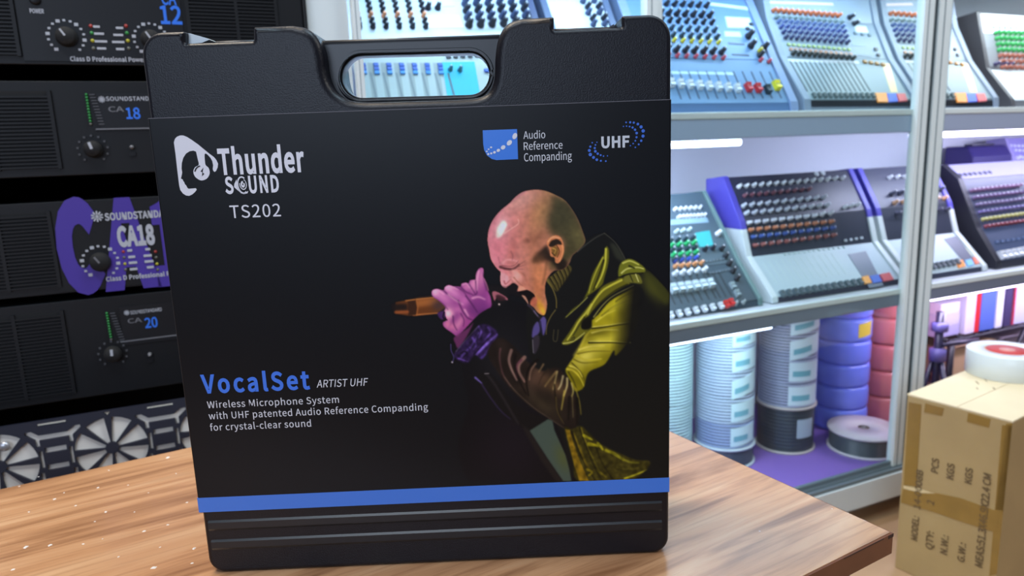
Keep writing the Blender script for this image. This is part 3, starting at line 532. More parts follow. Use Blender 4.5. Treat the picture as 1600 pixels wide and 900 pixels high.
        S.put(S.stroke(H(*q), w, w * .6, .8) * cuff, c, .85)
    S.put(S.stroke(H(522, 690, 525, 740, 545, 790, 535, 830), 1.8, 1.4, .6), (70, 62, 130), .8); S.put(S.blob(706.5, 566, 1.5), (170, 165, 190), .9)
    S.grain(cuff, 2, .16)
    fore = S.poly([(762, 553), (772, 532), (790, 530), (812, 552), (830, 570), (850, 580), (868, 574), (884, 586), (895, 610), (905, 640), (900, 668), (884, 671), (860, 656), (830, 636), (800, 610), (780, 585)], 1.4)
    S.put(fore, (30, 24, 23)); S.put(fore * S.blob(862, 600, 28, 12, 35), (88, 68, 46), .8); S.put(fore * S.blob(840, 590, 14, 20, 30), (84, 62, 54), .7); S.put(fore * S.blob(850, 632, 34, 14, 35), (50, 43, 34), .8)
    for q, w, c in (((335, 20, 330, 80, 350, 180, 400, 260), 3.2, (74, 50, 56)), ((405, 30, 390, 90, 405, 150, 440, 220), 5, (134, 106, 106)), ((490, 75, 455, 120, 455, 170, 490, 230), 6, (128, 98, 96)), ((470, 90, 440, 130, 440, 200), 3, (84, 44, 66)), ((430, 60, 425, 130, 460, 230, 500, 310), 4, (18, 14, 14)), ((575, 90, 520, 140, 500, 220, 515, 320), 4.4, (16, 13, 12)), ((560, 115, 530, 160, 520, 220), 3, (120, 94, 84)), ((610, 120, 580, 170), 3, (116, 94, 70)), ((640, 150, 600, 200, 580, 250), 2.4, (46, 36, 28)), ((690, 170, 650, 220, 620, 260), 4, (128, 106, 72)), ((698, 165, 682, 240, 672, 280), 3, (158, 142, 96)), ((735, 195, 722, 250, 705, 280), 3.2, (176, 166, 130)), ((762, 210, 760, 260, 740, 320), 3.6, (184, 172, 120)), ((745, 290, 735, 350, 725, 410), 3, (150, 136, 60)), ((790, 240, 800, 290, 792, 325), 3, (170, 160, 90)), ((815, 270, 840, 360, 850, 440), 2.2, (128, 116, 44)), ((680, 250, 690, 360, 720, 460), 3, (22, 18, 14)), ((690, 330, 700, 420, 740, 500), 1.8, (84, 72, 40)), ((795, 330, 800, 460), 1.6, (112, 104, 70)), ((775, 330, 770, 470), 5, (18, 16, 14)), ((825, 340, 825, 500), 5, (18, 16, 14)), ((360, 200, 430, 290, 540, 390, 640, 460, 740, 525), 1.6, (84, 72, 64))):
        S.put(S.stroke(L(*q), w, w * .6, .9), c, .8)
    # far arm, stand and the strip of pale haze
    S.put(S.poly(L(180, 200, 250, 170, 330, 240, 400, 340, 520, 430, 640, 465, 560, 540, 520, 545, 400, 470, 300, 370, 230, 290), 1.5), (19, 18, 20), .9)
    S.put(S.stroke(L(175, 205, 215, 240), 3.5, 2, .8), (98, 84, 170), .9); S.put(S.stroke(L(215, 245, 270, 330, 340, 420, 400, 470), 2.4, 1, 1), (50, 40, 84), .8)
    S.put(S.stroke(L(240, 175, 300, 250, 390, 400, 450, 500), 3, 2, 1.5), (44, 40, 48), .8); S.put(S.stroke(L(235, 180, 260, 178), 1.5), (130, 126, 140), .7)
    S.put(S.poly(L(520, 545, 640, 470, 668, 480, 680, 540, 720, 630, 750, 700, 775, 790, 790, 866, 735, 868, 640, 730), .9, False), (60, 74, 72))
    S.put(S.blob(880, 715, 12, 22, -20) * S.poly(L(520, 545, 640, 470, 668, 480, 680, 540, 720, 630, 750, 700, 775, 790, 790, 866, 735, 868, 640, 730), .9, False), (70, 78, 48), .8)
    S.put(S.poly(L(470, 500, 520, 545, 640, 730, 735, 868, 690, 868, 600, 740, 500, 570), 1.5, False), (30, 27, 28), .9)
    # jacket hem
    hem = S.poly(L(745, 530, 790, 535, 850, 515, 900, 560, 980, 630, 1100, 690, 1200, 730, 1290, 740, 1260, 800, 1140, 866, 840, 866, 800, 740), 1.2); S.put(hem, (52, 48, 18))
    S.put(S.poly(L(750, 535, 780, 540, 800, 620, 840, 730, 900, 866, 840, 866, 805, 760, 770, 620), .8, False), (112, 90, 20), .95)
    for q, w, c in (((790, 545, 830, 660, 880, 760, 940, 860), 3, (24, 20, 10)), ((805, 560, 850, 680, 900, 800), 2, (120, 104, 26)), ((840, 520, 880, 640, 930, 760, 980, 855), 2.4, (22, 20, 10)), ((850, 525, 900, 660, 960, 790), 1.5, (110, 102, 26)), ((870, 560, 940, 640, 980, 740, 1050, 850), 2.4, (26, 24, 10)), ((870, 575, 920, 600), 5, (136, 132, 26)), ((900, 630, 960, 640), 6, (146, 140, 26)), ((960, 625, 990, 665), 5, (150, 146, 30)), ((1010, 670, 1060, 690, 1120, 730), 5, (138, 134, 26)), ((1060, 690, 1150, 740, 1220, 750), 4, (100, 98, 28)), ((1130, 850, 1200, 825, 1275, 795), 3, (176, 172, 40)), ((1080, 780, 1160, 790, 1240, 780), 3, (70, 66, 24)), ((890, 790, 920, 810, 900, 830), 4, (130, 118, 24)), ((960, 800, 1010, 840), 4, (92, 84, 22)), ((840, 640, 870, 720, 900, 780), 3, (90, 78, 20))):
        S.put(S.stroke(L(*q), w, w * .6, .9) * hem, c, .85)
    S.grain(hem, 2, .12); S.grain(arm, 5, .05); S.grain(fore, 5, .08)
    edge = np.minimum(np.minimum(S.X - PX0, PX1 - S.X) / 1.5, np.minimum(S.Y - PY0, PY1 - S.Y) / 1.5)
    return S
# ================================================================== the setting
mf = mat('floor_tile', (176, 140, 104), .4, var=.12, vscale=6)
mb = MB(); mb.box(-3, 4, -2.5, 4, -.05, 0, mf); struct(mb, 'floor', 'tan shop floor')
Mx = Matrix.Translation(wall(0, 0, -CZ)) @ Matrix.Rotation(WA, 4, 'Z')
mb = MB(); mb.box(-2.2, 3.6, 1.75, 1.85, 0, 2.75, mat('wall_paint', (196, 198, 204), .7), Mx); struct(mb, 'wall_back', 'pale wall behind the rack and the cabinet')
# ================================================================== the wooden table
TF = Frame((.286, .499, 0), math.radians(30.2)); TH = CZ - .300
def wood():
    m = bpy.data.materials.new('wood_laminate'); m.use_nodes = True; nt = m.node_tree; b = nt.nodes['Principled BSDF']; L = nt.links.new
    tc = nt.nodes.new('ShaderNodeTexCoord'); mp = nt.nodes.new('ShaderNodeMapping'); mp.inputs['Scale'].default_value = (1.6, 14, 14); L(tc.outputs['Object'], mp.inputs[0])
    n = nt.nodes.new('ShaderNodeTexNoise'); n.inputs['Scale'].default_value = 2.2; n.inputs['Detail'].default_value = 7; n.inputs['Distortion'].default_value = 1.3; L(mp.outputs[0], n.inputs['Vector'])
    r = nt.nodes.new('ShaderNodeValToRGB'); e = r.color_ramp.elements
    e[0].position = .30; e[0].color = (*lin((134, 90, 58)), 1); e[1].position = .72; e[1].color = (*lin((210, 168, 128)), 1)
    k = e.new(.5); k.color = (*lin((192, 143, 102)), 1); L(n.outputs['Fac'], r.inputs[0])
    mp2 = nt.nodes.new('ShaderNodeMapping'); mp2.inputs['Scale'].default_value = (5, 130, 60); L(tc.outputs['Object'], mp2.inputs[0])
    n2 = nt.nodes.new('ShaderNodeTexNoise'); n2.inputs['Scale'].default_value = 2; n2.inputs['Detail'].default_value = 4; L(mp2.outputs[0], n2.inputs['Vector'])
    r2 = nt.nodes.new('ShaderNodeValToRGB'); r2.color_ramp.elements[0].position = .38; r2.color_ramp.elements[1].position = .5
    r2.color_ramp.elements[0].color = (.70, .64, .60, 1); r2.color_ramp.elements[1].color = (1, 1, 1, 1); L(n2.outputs['Fac'], r2.inputs[0])
    mx = nt.nodes.new('ShaderNodeMix'); mx.data_type = 'RGBA'; mx.blend_type = 'MULTIPLY'; mx.inputs['Factor'].default_value = .55
    L(r.outputs[0], mx.inputs[6]); L(r2.outputs[0], mx.inputs[7]); L(mx.outputs[2], b.inputs['Base Color'])
    b.inputs['Roughness'].default_value = .30; b.inputs['Specular IOR Level'].default_value = .6; b.inputs['Coat Weight'].default_value = .5; b.inputs['Coat Roughness'].default_value = .2
    bp = nt.nodes.new('ShaderNodeBump'); bp.inputs['Strength'].default_value = .12; bp.inputs['Distance'].default_value = .0004; L(n2.outputs['Fac'], bp.inputs['Height']); L(bp.outputs[0], b.inputs['Normal'])
    return m
tb = thing('wooden_table', 'wood-grain table with a worn brown edge under the black carrying case', 'table', TF.loc, TF.ang)
TW, TD = 1.45, .507
mb = MB(); mb.box(-TW, -.0012, .0012, TD, TH - .0175, TH, wood()); mb.build('tabletop', tb)
me_ = mat('edge_brown', (112, 66, 40), .5, var=.15, vscale=30); mk_ = mat('edge_chip', (58, 34, 24), .8)
mb = MB(); mb.box(-TW, 0, -.0004, .0012, TH - .0175, TH - .0006, me_); mb.box(-.0012, .0004, .0012, TD, TH - .0175, TH - .0006, me_)
mb.box(-.006, .0006, -.0006, .002, TH - .0035, TH - .0008, mk_); mb.box(.0004, .0007, .002, .016, TH - .0022, TH - .0008, mk_); mb.box(-.06, -.012, -.0006, 0, TH - .0016, TH - .0008, mk_); mb.build('edge_band', tb)
mg = mat('rough_board', (150, 146, 142), .9, var=.45, vscale=160, bump=.6, bscale=260)
mb = MB(); mb.box(-TW + .03, -.02, .02, .034, 0, TH - .0175, mg); mb.build('front_panel', tb)
for x in (-TW + .03, -.034):
    mb = MB(); mb.box(x, x + .014, .034, TD - .02, 0, TH - .0175, mg); mb.build('side_panel', tb)
cr = MB(); mcr = mat('plaster_dust', (226, 220, 212), .9)
for (px, py, s) in [(85, 780, 2), (153, 762, 1.6), (165, 800, 2), (148, 815, 1.2), (40, 855, 3), (78, 852, 2.4), (240, 887, 3), (303, 857, 2.4), (262, 820, 1.6), (200, 758, 1.2), (118, 790, 1.4), (60, 745, 1), (262, 715, 3), (170, 735, 1.4), (225, 830, 2), (30, 760, 1.2), (275, 740, 1.2), (130, 850, 1.6), (100, 770, 1.2), (185, 870, 1.4), (232, 770, 1), (292, 785, 1.4), (1187, 830, 1), (1300, 795, 1), (20, 890, 2), (300, 880, 1.6), (250, 855, 1.2), (45, 800, 1.4), (210, 800, 1.0), (160, 842, 1.0)]:
    d = ray(px, py); t = -.300 / d.z; q = d * t; s *= .00075
    a = random.random() * 3; M_ = Matrix.Translation((q.x, q.y, TH)) @ Matrix.Rotation(a, 4, 'Z')
    cr.add([(-s, -s * .5, 0), (s * .8, -s * .7, 0), (s, s * .5, 0), (-s * .6, s * .6, 0), (0, 0, s * .5)], [(0, 1, 4), (1, 2, 4), (2, 3, 4), (3, 0, 4), (3, 2, 1, 0)], mcr, False, M_)
o = cr.build('plaster_crumbs'); tag(o, 'white plaster crumbs scattered over the left of the wooden tabletop', 'crumbs', kind='stuff')
# ================================================================== the carrying case
CA_ = math.radians(.8)
CX = Vector((math.cos(CA_), math.sin(CA_), 0))
CF = Frame(Vector((0, .48, TH)) - CX * .055, CA_)
case = thing('carrying_case', 'black plastic carrying case with a printed cardboard sleeve standing on the wooden table', 'case', CF.loc, CF.ang)
mp_ = mat('case_plastic', (15, 15, 22), .36, bump=.3, bscale=1100, spec=.29)
mp2 = mat('case_plastic_smooth', (17, 19, 24), .33, spec=.4)
def cp(px, py): return CF.hit(px, py, .001)
ppx = 1 / 2310.0                                # metres per photo pixel on the front face, for corner radii
def catmull(P, m=5):
    out = []; n = len(P)
    for i in range(n - 1):
        a, b, c, d = (Vector(P[max(i - 1, 0)]), Vector(P[i]), Vector(P[i + 1]), Vector(P[min(i + 2, n - 1)]))
        for k in range(m):
            t = k / m; q = .5 * (2 * b + (c - a) * t + (2 * a - 5 * b + 4 * c - d) * t * t + (3 * b - a - 3 * c + d) * t ** 3); out.append(tuple(q))
    return out + [tuple(P[-1])]
ucut = catmull([(455, 38.8), (474, 42), (489, 52), (499, 68), (504, 88), (507, 110), (513, 130), (524, 145), (541, 155), (565, 159), (600, 158.5), (700, 155.5), (740, 153), (759, 147), (769, 134), (773, 115), (774, 90), (777, 66), (784, 47), (796, 34), (815, 28)], 4)
RL = [(216, 51, 34), (288, 48.5, 3), (288, 67.5, 2), (395, 63.5, 2), (395, 41.5, 4)] + [(x, y, 0) for x, y in ucut] + [(866, 25.5, 3), (866, 47, 2), (972, 42.5, 2), (972, 24, 4), (1049.5, 21, 34), (1045, 863, 27), (327.5, 893.5, 27)]
RL = [(*cp(x, y), r * ppx) for x, y, r in RL]
RL = [(x, z if z > .02 else 0.0, r) for x, z, r in RL]              # both feet on the table
outl = rounded(RL, 7)
ux0, ux1, uz = cp(448, 40)[0], cp(822, 30)[0], cp(640, 172)[1]
rv = [.0058 if (ux0 < x < ux1 and z > uz) else .0030 for x, z in outl]           # broad fillet round the grip, tight edges elsewhere
for _ in range(6): rv = [(rv[i - 1] + 2 * rv[i] + rv[(i + 1) % len(rv)]) / 4 for i in range(len(rv))]
def shell(y0, y1, front):
    mb = MB(); n = len(outl); vs = []; fs = []; caps = []
    for k in range(7):
        a = math.pi / 2 * k / 6; lp = offset(outl, [r * (1 - math.sin(a)) for r in rv]); dep = [r * (1 - math.cos(a)) for r in rv]
        ring = [(x, (y0 + e) if front else (y1 - e), z) for (x, z), e in zip(lp, dep)]; vs += ring
        if k == 0: caps.append(ring)
    ring = [(x, y1 if front else y0, z) for x, z in outl]; vs += ring; caps.append(ring)
    for j in range(7):
        for i in range(n): fs.append((j * n + i, j * n + (i + 1) % n, (j + 1) * n + (i + 1) % n, (j + 1) * n + i))
    mb.add(vs, fs, mp_, True)
    for ring in caps:
        tri = tessellate_polygon([[Vector((x, z, 0)) for x, y, z in ring]]); mb.add(ring, tri, mp_, False)
    return mb
mb = shell(.001, .043, True)
for (a, b) in (((321, 813.5), (1038, 781)), ((326, 843), (1038, 811.5))):      # two raised ribs below the sleeve
    x0, z0 = cp(*a); x1, z1 = cp(*b); z = (z0 + z1) / 2
    mb.prism([(.003, z - .0085), (.0008, z - .0085), (-.0004, z - .0065), (-.0004, z - .0016), (.0014, z), (.003, z)], x0 + .002, x1 - .002, mp2)
mb.build('front_shell', case, weld=False)
mb = shell(.045, .088, False); mb.build('back_shell', case)
mb = MB(); mb.poly([offset(outl, .0016)], .0425, .0455, mat('seam_black', (14, 14, 16), .6)); mb.build('seam', case)
hz = [cp(486, 57), cp(800, 46), cp(800, 168), cp(486, 178)]
hol = rounded([(*cp(526, 82.5), .0142), (*cp(763.5, 76.5), .0142), (*cp(764.5, 144), .0142), (*cp(526.5, 150.5), .0148)], 10)
mb = MB(); mb.plate([hz, hol], .016, .035, .0034, mp2); mb.build('carry_handle', case)
ring_o = rounded([(*cp(519, 76), .0178), (*cp(770, 70), .0178), (*cp(771, 154), .0178), (*cp(519.5, 161), .0178)], 10)
mb = MB(); mb.plate([ring_o, offset(hol, -.0012)], .0125, .0195, .0014, mp2, 3); mb.build('handle_rim', case)
ml_ = mat('latch_lit_grey', (196, 206, 210), .35); md_ = mat('latch_black', (34, 35, 40), .4)  # pale grey for the left wedge: light on the notch wall put into the colour
for (xa, xb, ya, yb, wedge) in ((288, 395, 52, 68, 1), (866, 972, 33, 47, -1)):
    xl, zt = cp(xa, ya); xr, _ = cp(xb, ya); _, zb = cp(xa, yb); xr2, zb2 = cp(xb, yb - 4)
    latch = MB(); latch.box(xl + .001, xr - .001, .022, .066, zb - .012, zb2 + .0032, md_); lo = latch.build('latch', case, bevel=.0012)
    rod = MB(); rod.tube((xl + .001, .020, zb2 + .0020), (xr - .001, .020, zb2 + .0020), .0016, md_); rod.build('hinge_pin', lo)
    wd = MB()
    if wedge > 0: wd.prism([(0, 0), (.02, 0), (.02, .001), (0, .001)], 0, .001, ml_); wd = MB(); wd.poly([[cp(286.5, 66.5), cp(309, 64.5), cp(321, 59.5), cp(318, 57.5), cp(290, 49.5), cp(287, 49.5)]], .0075, .036, ml_)
    else: wd.poly([[(xr - .0004, zb2 + .0008), (xr - .0004, zb2 + .0070), (xr - .006, zb2 + .0042), (xr - .009, zb2 + .0020)]], .030, .060, md_)
    wd.build('latch_catch', lo)
# ---- the cardboard sleeve and everything printed on it
SY = -.0006
sl0 = CF.hit(228, 184.5, SY); sl1 = CF.hit(1050, 156, SY); sb0 = CF.hit(313.5, 802, SY); sb1 = CF.hit(1045, 768, SY)
sx0 = (sl0[0] + sb0[0]) / 2; sx1 = (sl1[0] + sb1[0]) / 2; szt = (sl0[1] + sl1[1]) / 2; szb = (sb0[1] + sb1[1]) / 2
mc_ = mat('sleeve_card', (13, 15, 19), .36, spec=.2)
mb = MB(); so = rounded([(sx0, SY, .0012), (sx1, SY, .0012), (sx1, .0896, .0012), (sx0, .0896, .0012)], 3); si = offset(so, .0005)
for lp, z in ((so, 0),):
    n = len(so); vs = [(x, y, szb) for x, y in so] + [(x, y, szt) for x, y in so] + [(x, y, szb) for x, y in si] + [(x, y, szt) for x, y in si]; fs = []
    for i in range(n):
        j = (i + 1) % n; fs += [(i, j, n + j, n + i), (2 * n + i, 3 * n + i, 3 * n + j, 2 * n + j), (n + i, n + j, 3 * n + j, 3 * n + i), (i, 2 * n + i, 2 * n + j, j)]
    mb.add(vs, fs, mc_)
slv = mb.build('cardboard_sleeve', case)
mlip = mat('card_edge', (120, 120, 128), .8)
mb = MB(); mb.box(sx0 + .0003, sx1 - .0003, SY - .0001, SY + .0004, szt - .0002, szt + .0001, mlip); mb.build('cut_edge', slv)
m_white = mat('print_white', (222, 224, 232), .4); m_grey = mat('print_grey', (216, 219, 226), .4); m_blue = mat('print_blue', (62, 122, 232), .35); m_blk = mc_
z1 = (CF.hit(313, 778, SY)[1] + CF.hit(1045, 746, SY)[1]) / 2
mb = MB(); mb.box(sx0 - .0001, sx1 + .0001, SY - .0001, .02, szb + .0002, z1, mat('print_band_blue', (62, 122, 218), .35)); o = mb.build('blue_band', slv); o['label'] = 'blue band along the foot of the sleeve'
# the stage photograph
def build_print():
    S = paint_singer((PB_, PB_, PB_ + 4)); n = S.nx * S.ny; co = np.zeros((n, 3)); A0 = CF.hit(PX0, PY0, SY)
    o_ = Vector((0, 0, CZ)) - CF.loc; ox, oy, oz = o_.dot(CF.x), o_.dot(CF.y), o_.z; u = (S.X.ravel() - 800) / FPX; v = -(S.Y.ravel() - 450) / FPX
    def comp(ax): return AF.dot(ax) + AR.dot(ax) * u + AU.dot(ax) * v
    zz = Vector((0, 0, 1)); t = (SY - .00012 - oy) / comp(CF.y); co[:, 0] = ox + comp(CF.x) * t; co[:, 1] = SY - .00012; co[:, 2] = oz + comp(zz) * t
    co[:, 0] = np.minimum(co[:, 0], sx1 - .0002); co[:, 2] = np.maximum(co[:, 2], z1 + .0001)
    i, j = np.meshgrid(np.arange(S.ny - 1), np.arange(S.nx - 1), indexing='ij'); a = (i * S.nx + j).ravel(); f = np.stack([a, a + S.nx, a + S.nx + 1, a + 1], 1)
    # leave the plain black of the card bare: keep only cells that carry ink
    ink = (np.abs(S.img - np.array((PB_, PB_, PB_ + 4))).sum(2) > 3); ik = ink[:-1, :-1] | ink[1:, :-1] | ink[:-1, 1:] | ink[1:, 1:]
    f = f[ik.ravel()]; used = np.unique(f); remap = np.zeros(n, int); remap[used] = np.arange(len(used)); f = remap[f]; co = co[used]
    rgb = srgb(np.clip(S.img.reshape(-1, 3), 0, 255))[used]
    rgb = np.clip((rgb - SPEC_) / PK_, 0.0015, 1)
    me = bpy.data.meshes.new('singer_print'); me.vertices.add(len(co)); me.vertices.foreach_set('co', co.ravel())
    me.loops.add(f.size); me.loops.foreach_set('vertex_index', f.ravel().astype(np.int32)); me.polygons.add(len(f)); me.polygons.foreach_set('loop_start', np.arange(0, f.size, 4, dtype=np.int32))
    me.polygons.foreach_set('loop_total', np.full(len(f), 4, dtype=np.int32)); me.update(); me.validate()
    ca = me.color_attributes.new('ink', 'FLOAT_COLOR', 'POINT'); ca.data.foreach_set('color', np.concatenate([rgb, np.ones((len(rgb), 1))], 1).ravel().astype(np.float32))
    m = mat('print_ink', (0, 0, 0), .36, spec=.2); at = m.node_tree.nodes.new('ShaderNodeAttribute'); at.attribute_name = 'ink'; m.node_tree.links.new(at.outputs['Color'], m.node_tree.nodes['Principled BSDF'].inputs['Base Color'])
    me.materials.append(m); o = bpy.data.objects.new('singer_print', me); COL.objects.link(o); o.parent = slv
    o['label'] = 'stage photo of a bald person in a yellow-lit leather jacket singing into a microphone'
PB_, PK_, SPEC_ = 15, np.array((.60, .67, .88)), .003
build_print()
def PT(name, s, p0, p1, h, m, **k): return px_text(name, CF, slv, s, p0, p1, h, SY, m, **k)
PT('brand_lettering', 'Thunder', (343.5, 272), (477, 266.5), 37.5, m_white, bold=14, track=22)
PT('brand_lettering', 'S', (353, 302), (366, 301.5), 24.5, m_white, bold=13)
PT('brand_lettering', 'UND', (390, 301), (437, 299), 25, m_white, bold=13, track=34)
PT('model_lettering', 'TS202', (360.5, 340.5), (439.5, 338), 19.5, m_white, bold=2, track=22)
PT('product_lettering', 'VocalSet', (316, 613), (485, 607.5), 27, m_blue, bold=13, track=52)
PT('tagline_lettering', 'ARTIST UHF', (495, 605.5), (576, 602), 11.6, m_grey, shear=.2, bold=1, track=2)
PT('tagline_lettering', 'Wireless Microphone System', (324.5, 637.5), (530, 629), 10.4, m_grey, bold=2, track=16)
PT('tagline_lettering', 'with UHF patented Audio Reference Companding', (327, 655.5), (669, 640), 10.4, m_grey, bold=2, track=16)
PT('tagline_lettering', 'for crystal-clear sound', (329, 672.5), (486.5, 666.5), 10.4, m_grey, bold=2, track=16)
PT('badge_lettering', 'Audio', (818, 217), (852, 216), 11.8, m_grey)
PT('badge_lettering', 'Reference', (818.5, 234.5), (879, 232), 11.8, m_grey)
PT('badge_lettering', 'Companding', (819, 252), (893.5, 249.5), 12.4, m_grey)
PT('badge_lettering', 'UHF', (939.5, 231), (983.5, 229), 16.5, mat('print_pale', (205, 212, 220), .4), bold=15, track=14)
def PL(*q): return [CF.hit(q[i], q[i + 1], SY) for i in range(0, len(q), 2)]
def PC(q, ox, oy, s): return [CF.hit(ox + q[i] / s, oy + q[i + 1] / s, SY) for i in range(0, len(q), 2)]
def disc(mb, px, py, r, m, y=SY - .0003, rx=None, ang=0, n=14):
    c = CF.hit(px, py, SY); r = r * ppx; rx = (rx or r / ppx) * ppx; a = math.radians(ang); mb.poly([[(c[0] + rx * math.cos(t) * math.cos(a) - r * math.sin(t) * math.sin(a), c[1] + rx * math.cos(t) * math.sin(a) + r * math.sin(t) * math.cos(a)) for t in [2 * math.pi * k / n for k in range(n)]]], y, None, m)
# head-in-headphones emblem (white), traced in a 6x enlargement that starts at (255, 200)
lg = MB(); Lq = lambda *q: PC(q, 255, 200, 6)
outer = catmull(Lq(310, 222, 325, 290, 335, 345, 300, 368, 284, 410, 300, 455, 340, 486, 375, 490, 415, 470, 438, 425, 428, 375, 400, 348, 392, 300, 390, 250, 400, 238), 3)[:-1]
ring = Lq(400, 238, 420, 252, 445, 280, 462, 310, 470, 350, 466, 385, 472, 402, 484, 412, 498, 402, 512, 370, 516, 335, 500, 300, 480, 275, 440, 245, 390, 205, 330, 155, 270, 112, 225, 84, 190, 70, 160, 70, 130, 82, 112, 102, 102, 135, 108, 180, 118, 250, 130, 360, 142, 460, 152, 540, 162, 580, 185, 612, 215, 632, 245, 636, 275, 622, 300, 600, 316, 578, 308, 564, 285, 566, 240, 570, 226, 558, 218, 538, 206, 528, 198, 505, 190, 500, 186, 484, 168, 474, 176, 440, 180, 415, 174, 380, 176, 330, 190, 280, 215, 240, 250, 218, 285, 212)
lg.poly([outer + ring], SY - .0003, None, m_white)
lg.poly([Lq(380, 370, 352, 408, 370, 414, 366, 452, 388, 428, 374, 420, 372, 402)], SY - .0005, None, m_blk)
arc = [(360 + 66 * math.cos(t), 415 + 66 * math.sin(t)) for t in [math.radians(a) for a in range(185, 262, 8)]] + [(362 + 56 * math.cos(t), 416 + 56 * math.sin(t)) for t in [math.radians(a) for a in range(260, 184, -8)]]
lg.poly([Lq(*[c for p in arc for c in p])], SY - .0005, None, m_blk)
lg.build('brand_emblem', slv)
# the O of SOUND drawn as a loudspeaker
sp = MB(); sp.poly([Lq(688, 482, 668, 525, 666, 555, 690, 575, 720, 600, 736, 616, 724, 594, 704, 560, 694, 520)], SY - .0003, None, m_white)
def ringarc(cx, cy, ra, rb, r2a, r2b, a0, a1, tilt, mb, m, y):
    def pt(rx, ry, a):
        t = math.radians(a); x, yy = rx * math.cos(t), ry * math.sin(t); q = math.radians(tilt); return (cx + x * math.cos(q) - yy * math.sin(q), cy + x * math.sin(q) + yy * math.cos(q))
    A = [pt(ra, rb, a) for a in np.linspace(a0, a1, 22)] + [pt(r2a, r2b, a) for a in np.linspace(a1, a0, 22)]
    mb.poly([Lq(*[c for p in A for c in p])], y, None, m)
ringarc(745, 535, 50, 84, 38, 70, 60, 312, -12, sp, m_white, SY - .0003); ringarc(750, 528, 34, 52, 27, 43, -60, 200, -12, sp, m_white, SY - .0003)
ringarc(748, 528, 19, 32, 6, 10, 0, 359.9, -12, sp, m_white, SY - .0003); ringarc(760, 505, 11, 12, 3, 3, 0, 359.9, 0, sp, m_blk, SY - .0005)
sp.poly([Lq(735, 612, 770, 608, 800, 588, 792, 612, 755, 620)], SY - .0003, None, m_white); sp.build('speaker_emblem', slv)
# blue companding badge and the dotted waves around UHF, traced in a 5.333x enlargement that starts at (740, 180)
bd = MB(); B = lambda *q: PC(q, 740, 180, 5.333)
bd.poly([B(76, 126, 362, 116, 370, 366, 250, 371, 190, 374, 150, 364, 112, 335, 88, 290, 80, 240)], SY - .0003, None, mat('badge_blue', (40, 120, 226), .35)); 
for x, y, a, b, t in ((343, 174, 26, 18, 62), (298, 230, 25, 18, 45), (246, 268, 20, 16, 35), (206, 293, 15, 12, 25), (174, 309, 12, 10, 20), (147, 318, 9, 8, 0), (122, 324, 9, 8, 0), (110, 302, 7, 6, 0), (125, 284, 7, 6, 0), (146, 268, 9, 7, 0)):
    disc(bd, 740 + x / 5.333, 180 + y / 5.333, b / 5.333, m_white, SY - .0005, rx=a / 5.333, ang=t)
bd.build('companding_badge', slv)
dt = MB(); mdb = mat('dot_blue', (58, 110, 216), .35)
for x, y, r in ((1270, 60, 7), (1304, 60, 9), (1334, 62, 9), (1368, 74, 11), (1395, 98, 13), (1412, 131, 14), (1411, 174, 13), (1396, 213, 10), (1375, 243, 8), (1347, 268, 6), (1248, 94, 5), (1274, 91, 6), (1299, 95, 7), (1324, 103, 9), (1345, 121, 10), (1358, 149, 11), (1357, 184, 9), (1347, 213, 7), (1329, 236, 6), (1306, 254, 5), (1027, 226, 5), (1015, 248, 7), (1009, 274, 9), (1014, 301, 11), (1034, 321, 10), (1058, 333, 8), (1082, 341, 6), (1115, 339, 5), (988, 229, 6), (972, 262, 9), (964, 294, 12), (972, 328, 14), (999, 352, 12), (1026, 371, 11), (1060, 380, 8), (1101, 383, 7)):
    disc(dt, 740 + x / 5.333, 180 + y / 5.333, r / 5.333, mdb)
dt.build('dotted_waves', slv)
# ================================================================== the amplifier rack
m_rk = mat('rack_black', (14, 14, 17), .5); m_am = mat('amp_black', (13, 14, 17), .5, spec=.3, bump=.2, bscale=700); m_dk = mat('void_black', (10, 10, 12), .8)
m_ams = mat('amp_panel', (17, 18, 22), .45, spec=.3); m_ink = mat('ink_grey', (176, 178, 184), .5); m_dim = mat('ink_dim', (108, 108, 112), .5)
m_bl2 = mat('ink_blue', (40, 112, 224), .45); m_pur = mat('ink_purple', (64, 42, 146), .5)
m_led = {k: mat('led_' + k, c, .3) for k, c in dict(green=(40, 130, 60), red=(150, 46, 40), yellow=(170, 164, 40), off=(90, 92, 84)).items()}
RN = 1.043; RCW = -.077
def zz(z): return CZ + z
rk = thing('equipment_rack', 'black open equipment rack holding the stack of amplifiers', 'rack', wall(RCW, RN, -CZ), WA)
for s in (-1, 1):
    mb = MB(); mb.box(s * .236, s * .222, .0085, .035, .02, CZ + .42, m_rk); mb.build('front_rail', rk)
    mb = MB(); mb.box(s * .2395, s * .2365, -.002, .52, .02, CZ + .43, m_rk); mb.build('side_panel', rk)
mb = MB(); mb.box(-.2395, .2395, -.002, .52, CZ + .43, CZ + .45, m_rk); mb.build('top_panel', rk)
mb = MB(); mb.box(-.236, .236, .505, .52, .02, CZ + .43, m_dk); mb.build('back_panel', rk)
mb = MB(); mb.box(-.2395, .2395, -.004, .52, 0, .02, m_rk); mb.build('base', rk)
KN = {}
def lathe_mesh(key, prof, m, seg=16, ptr=None, mp=None):
    if key not in KN:
        mb = MB(); mb.lathe(prof, m, seg)
        if ptr: mb.box(-ptr[0], ptr[0], 0, ptr[1], prof[-1][1], prof[-1][1] + .0004, mp)
        KN[key] = mb.mesh(key)
    return KN[key]
def place(name, me, parent, loc, rx=0.0, ry=0.0, rz=0.0):
    o = bpy.data.objects.new(name, me); COL.objects.link(o); o.parent = parent; o.location = loc; o.rotation_euler = (rx, ry, rz); return o
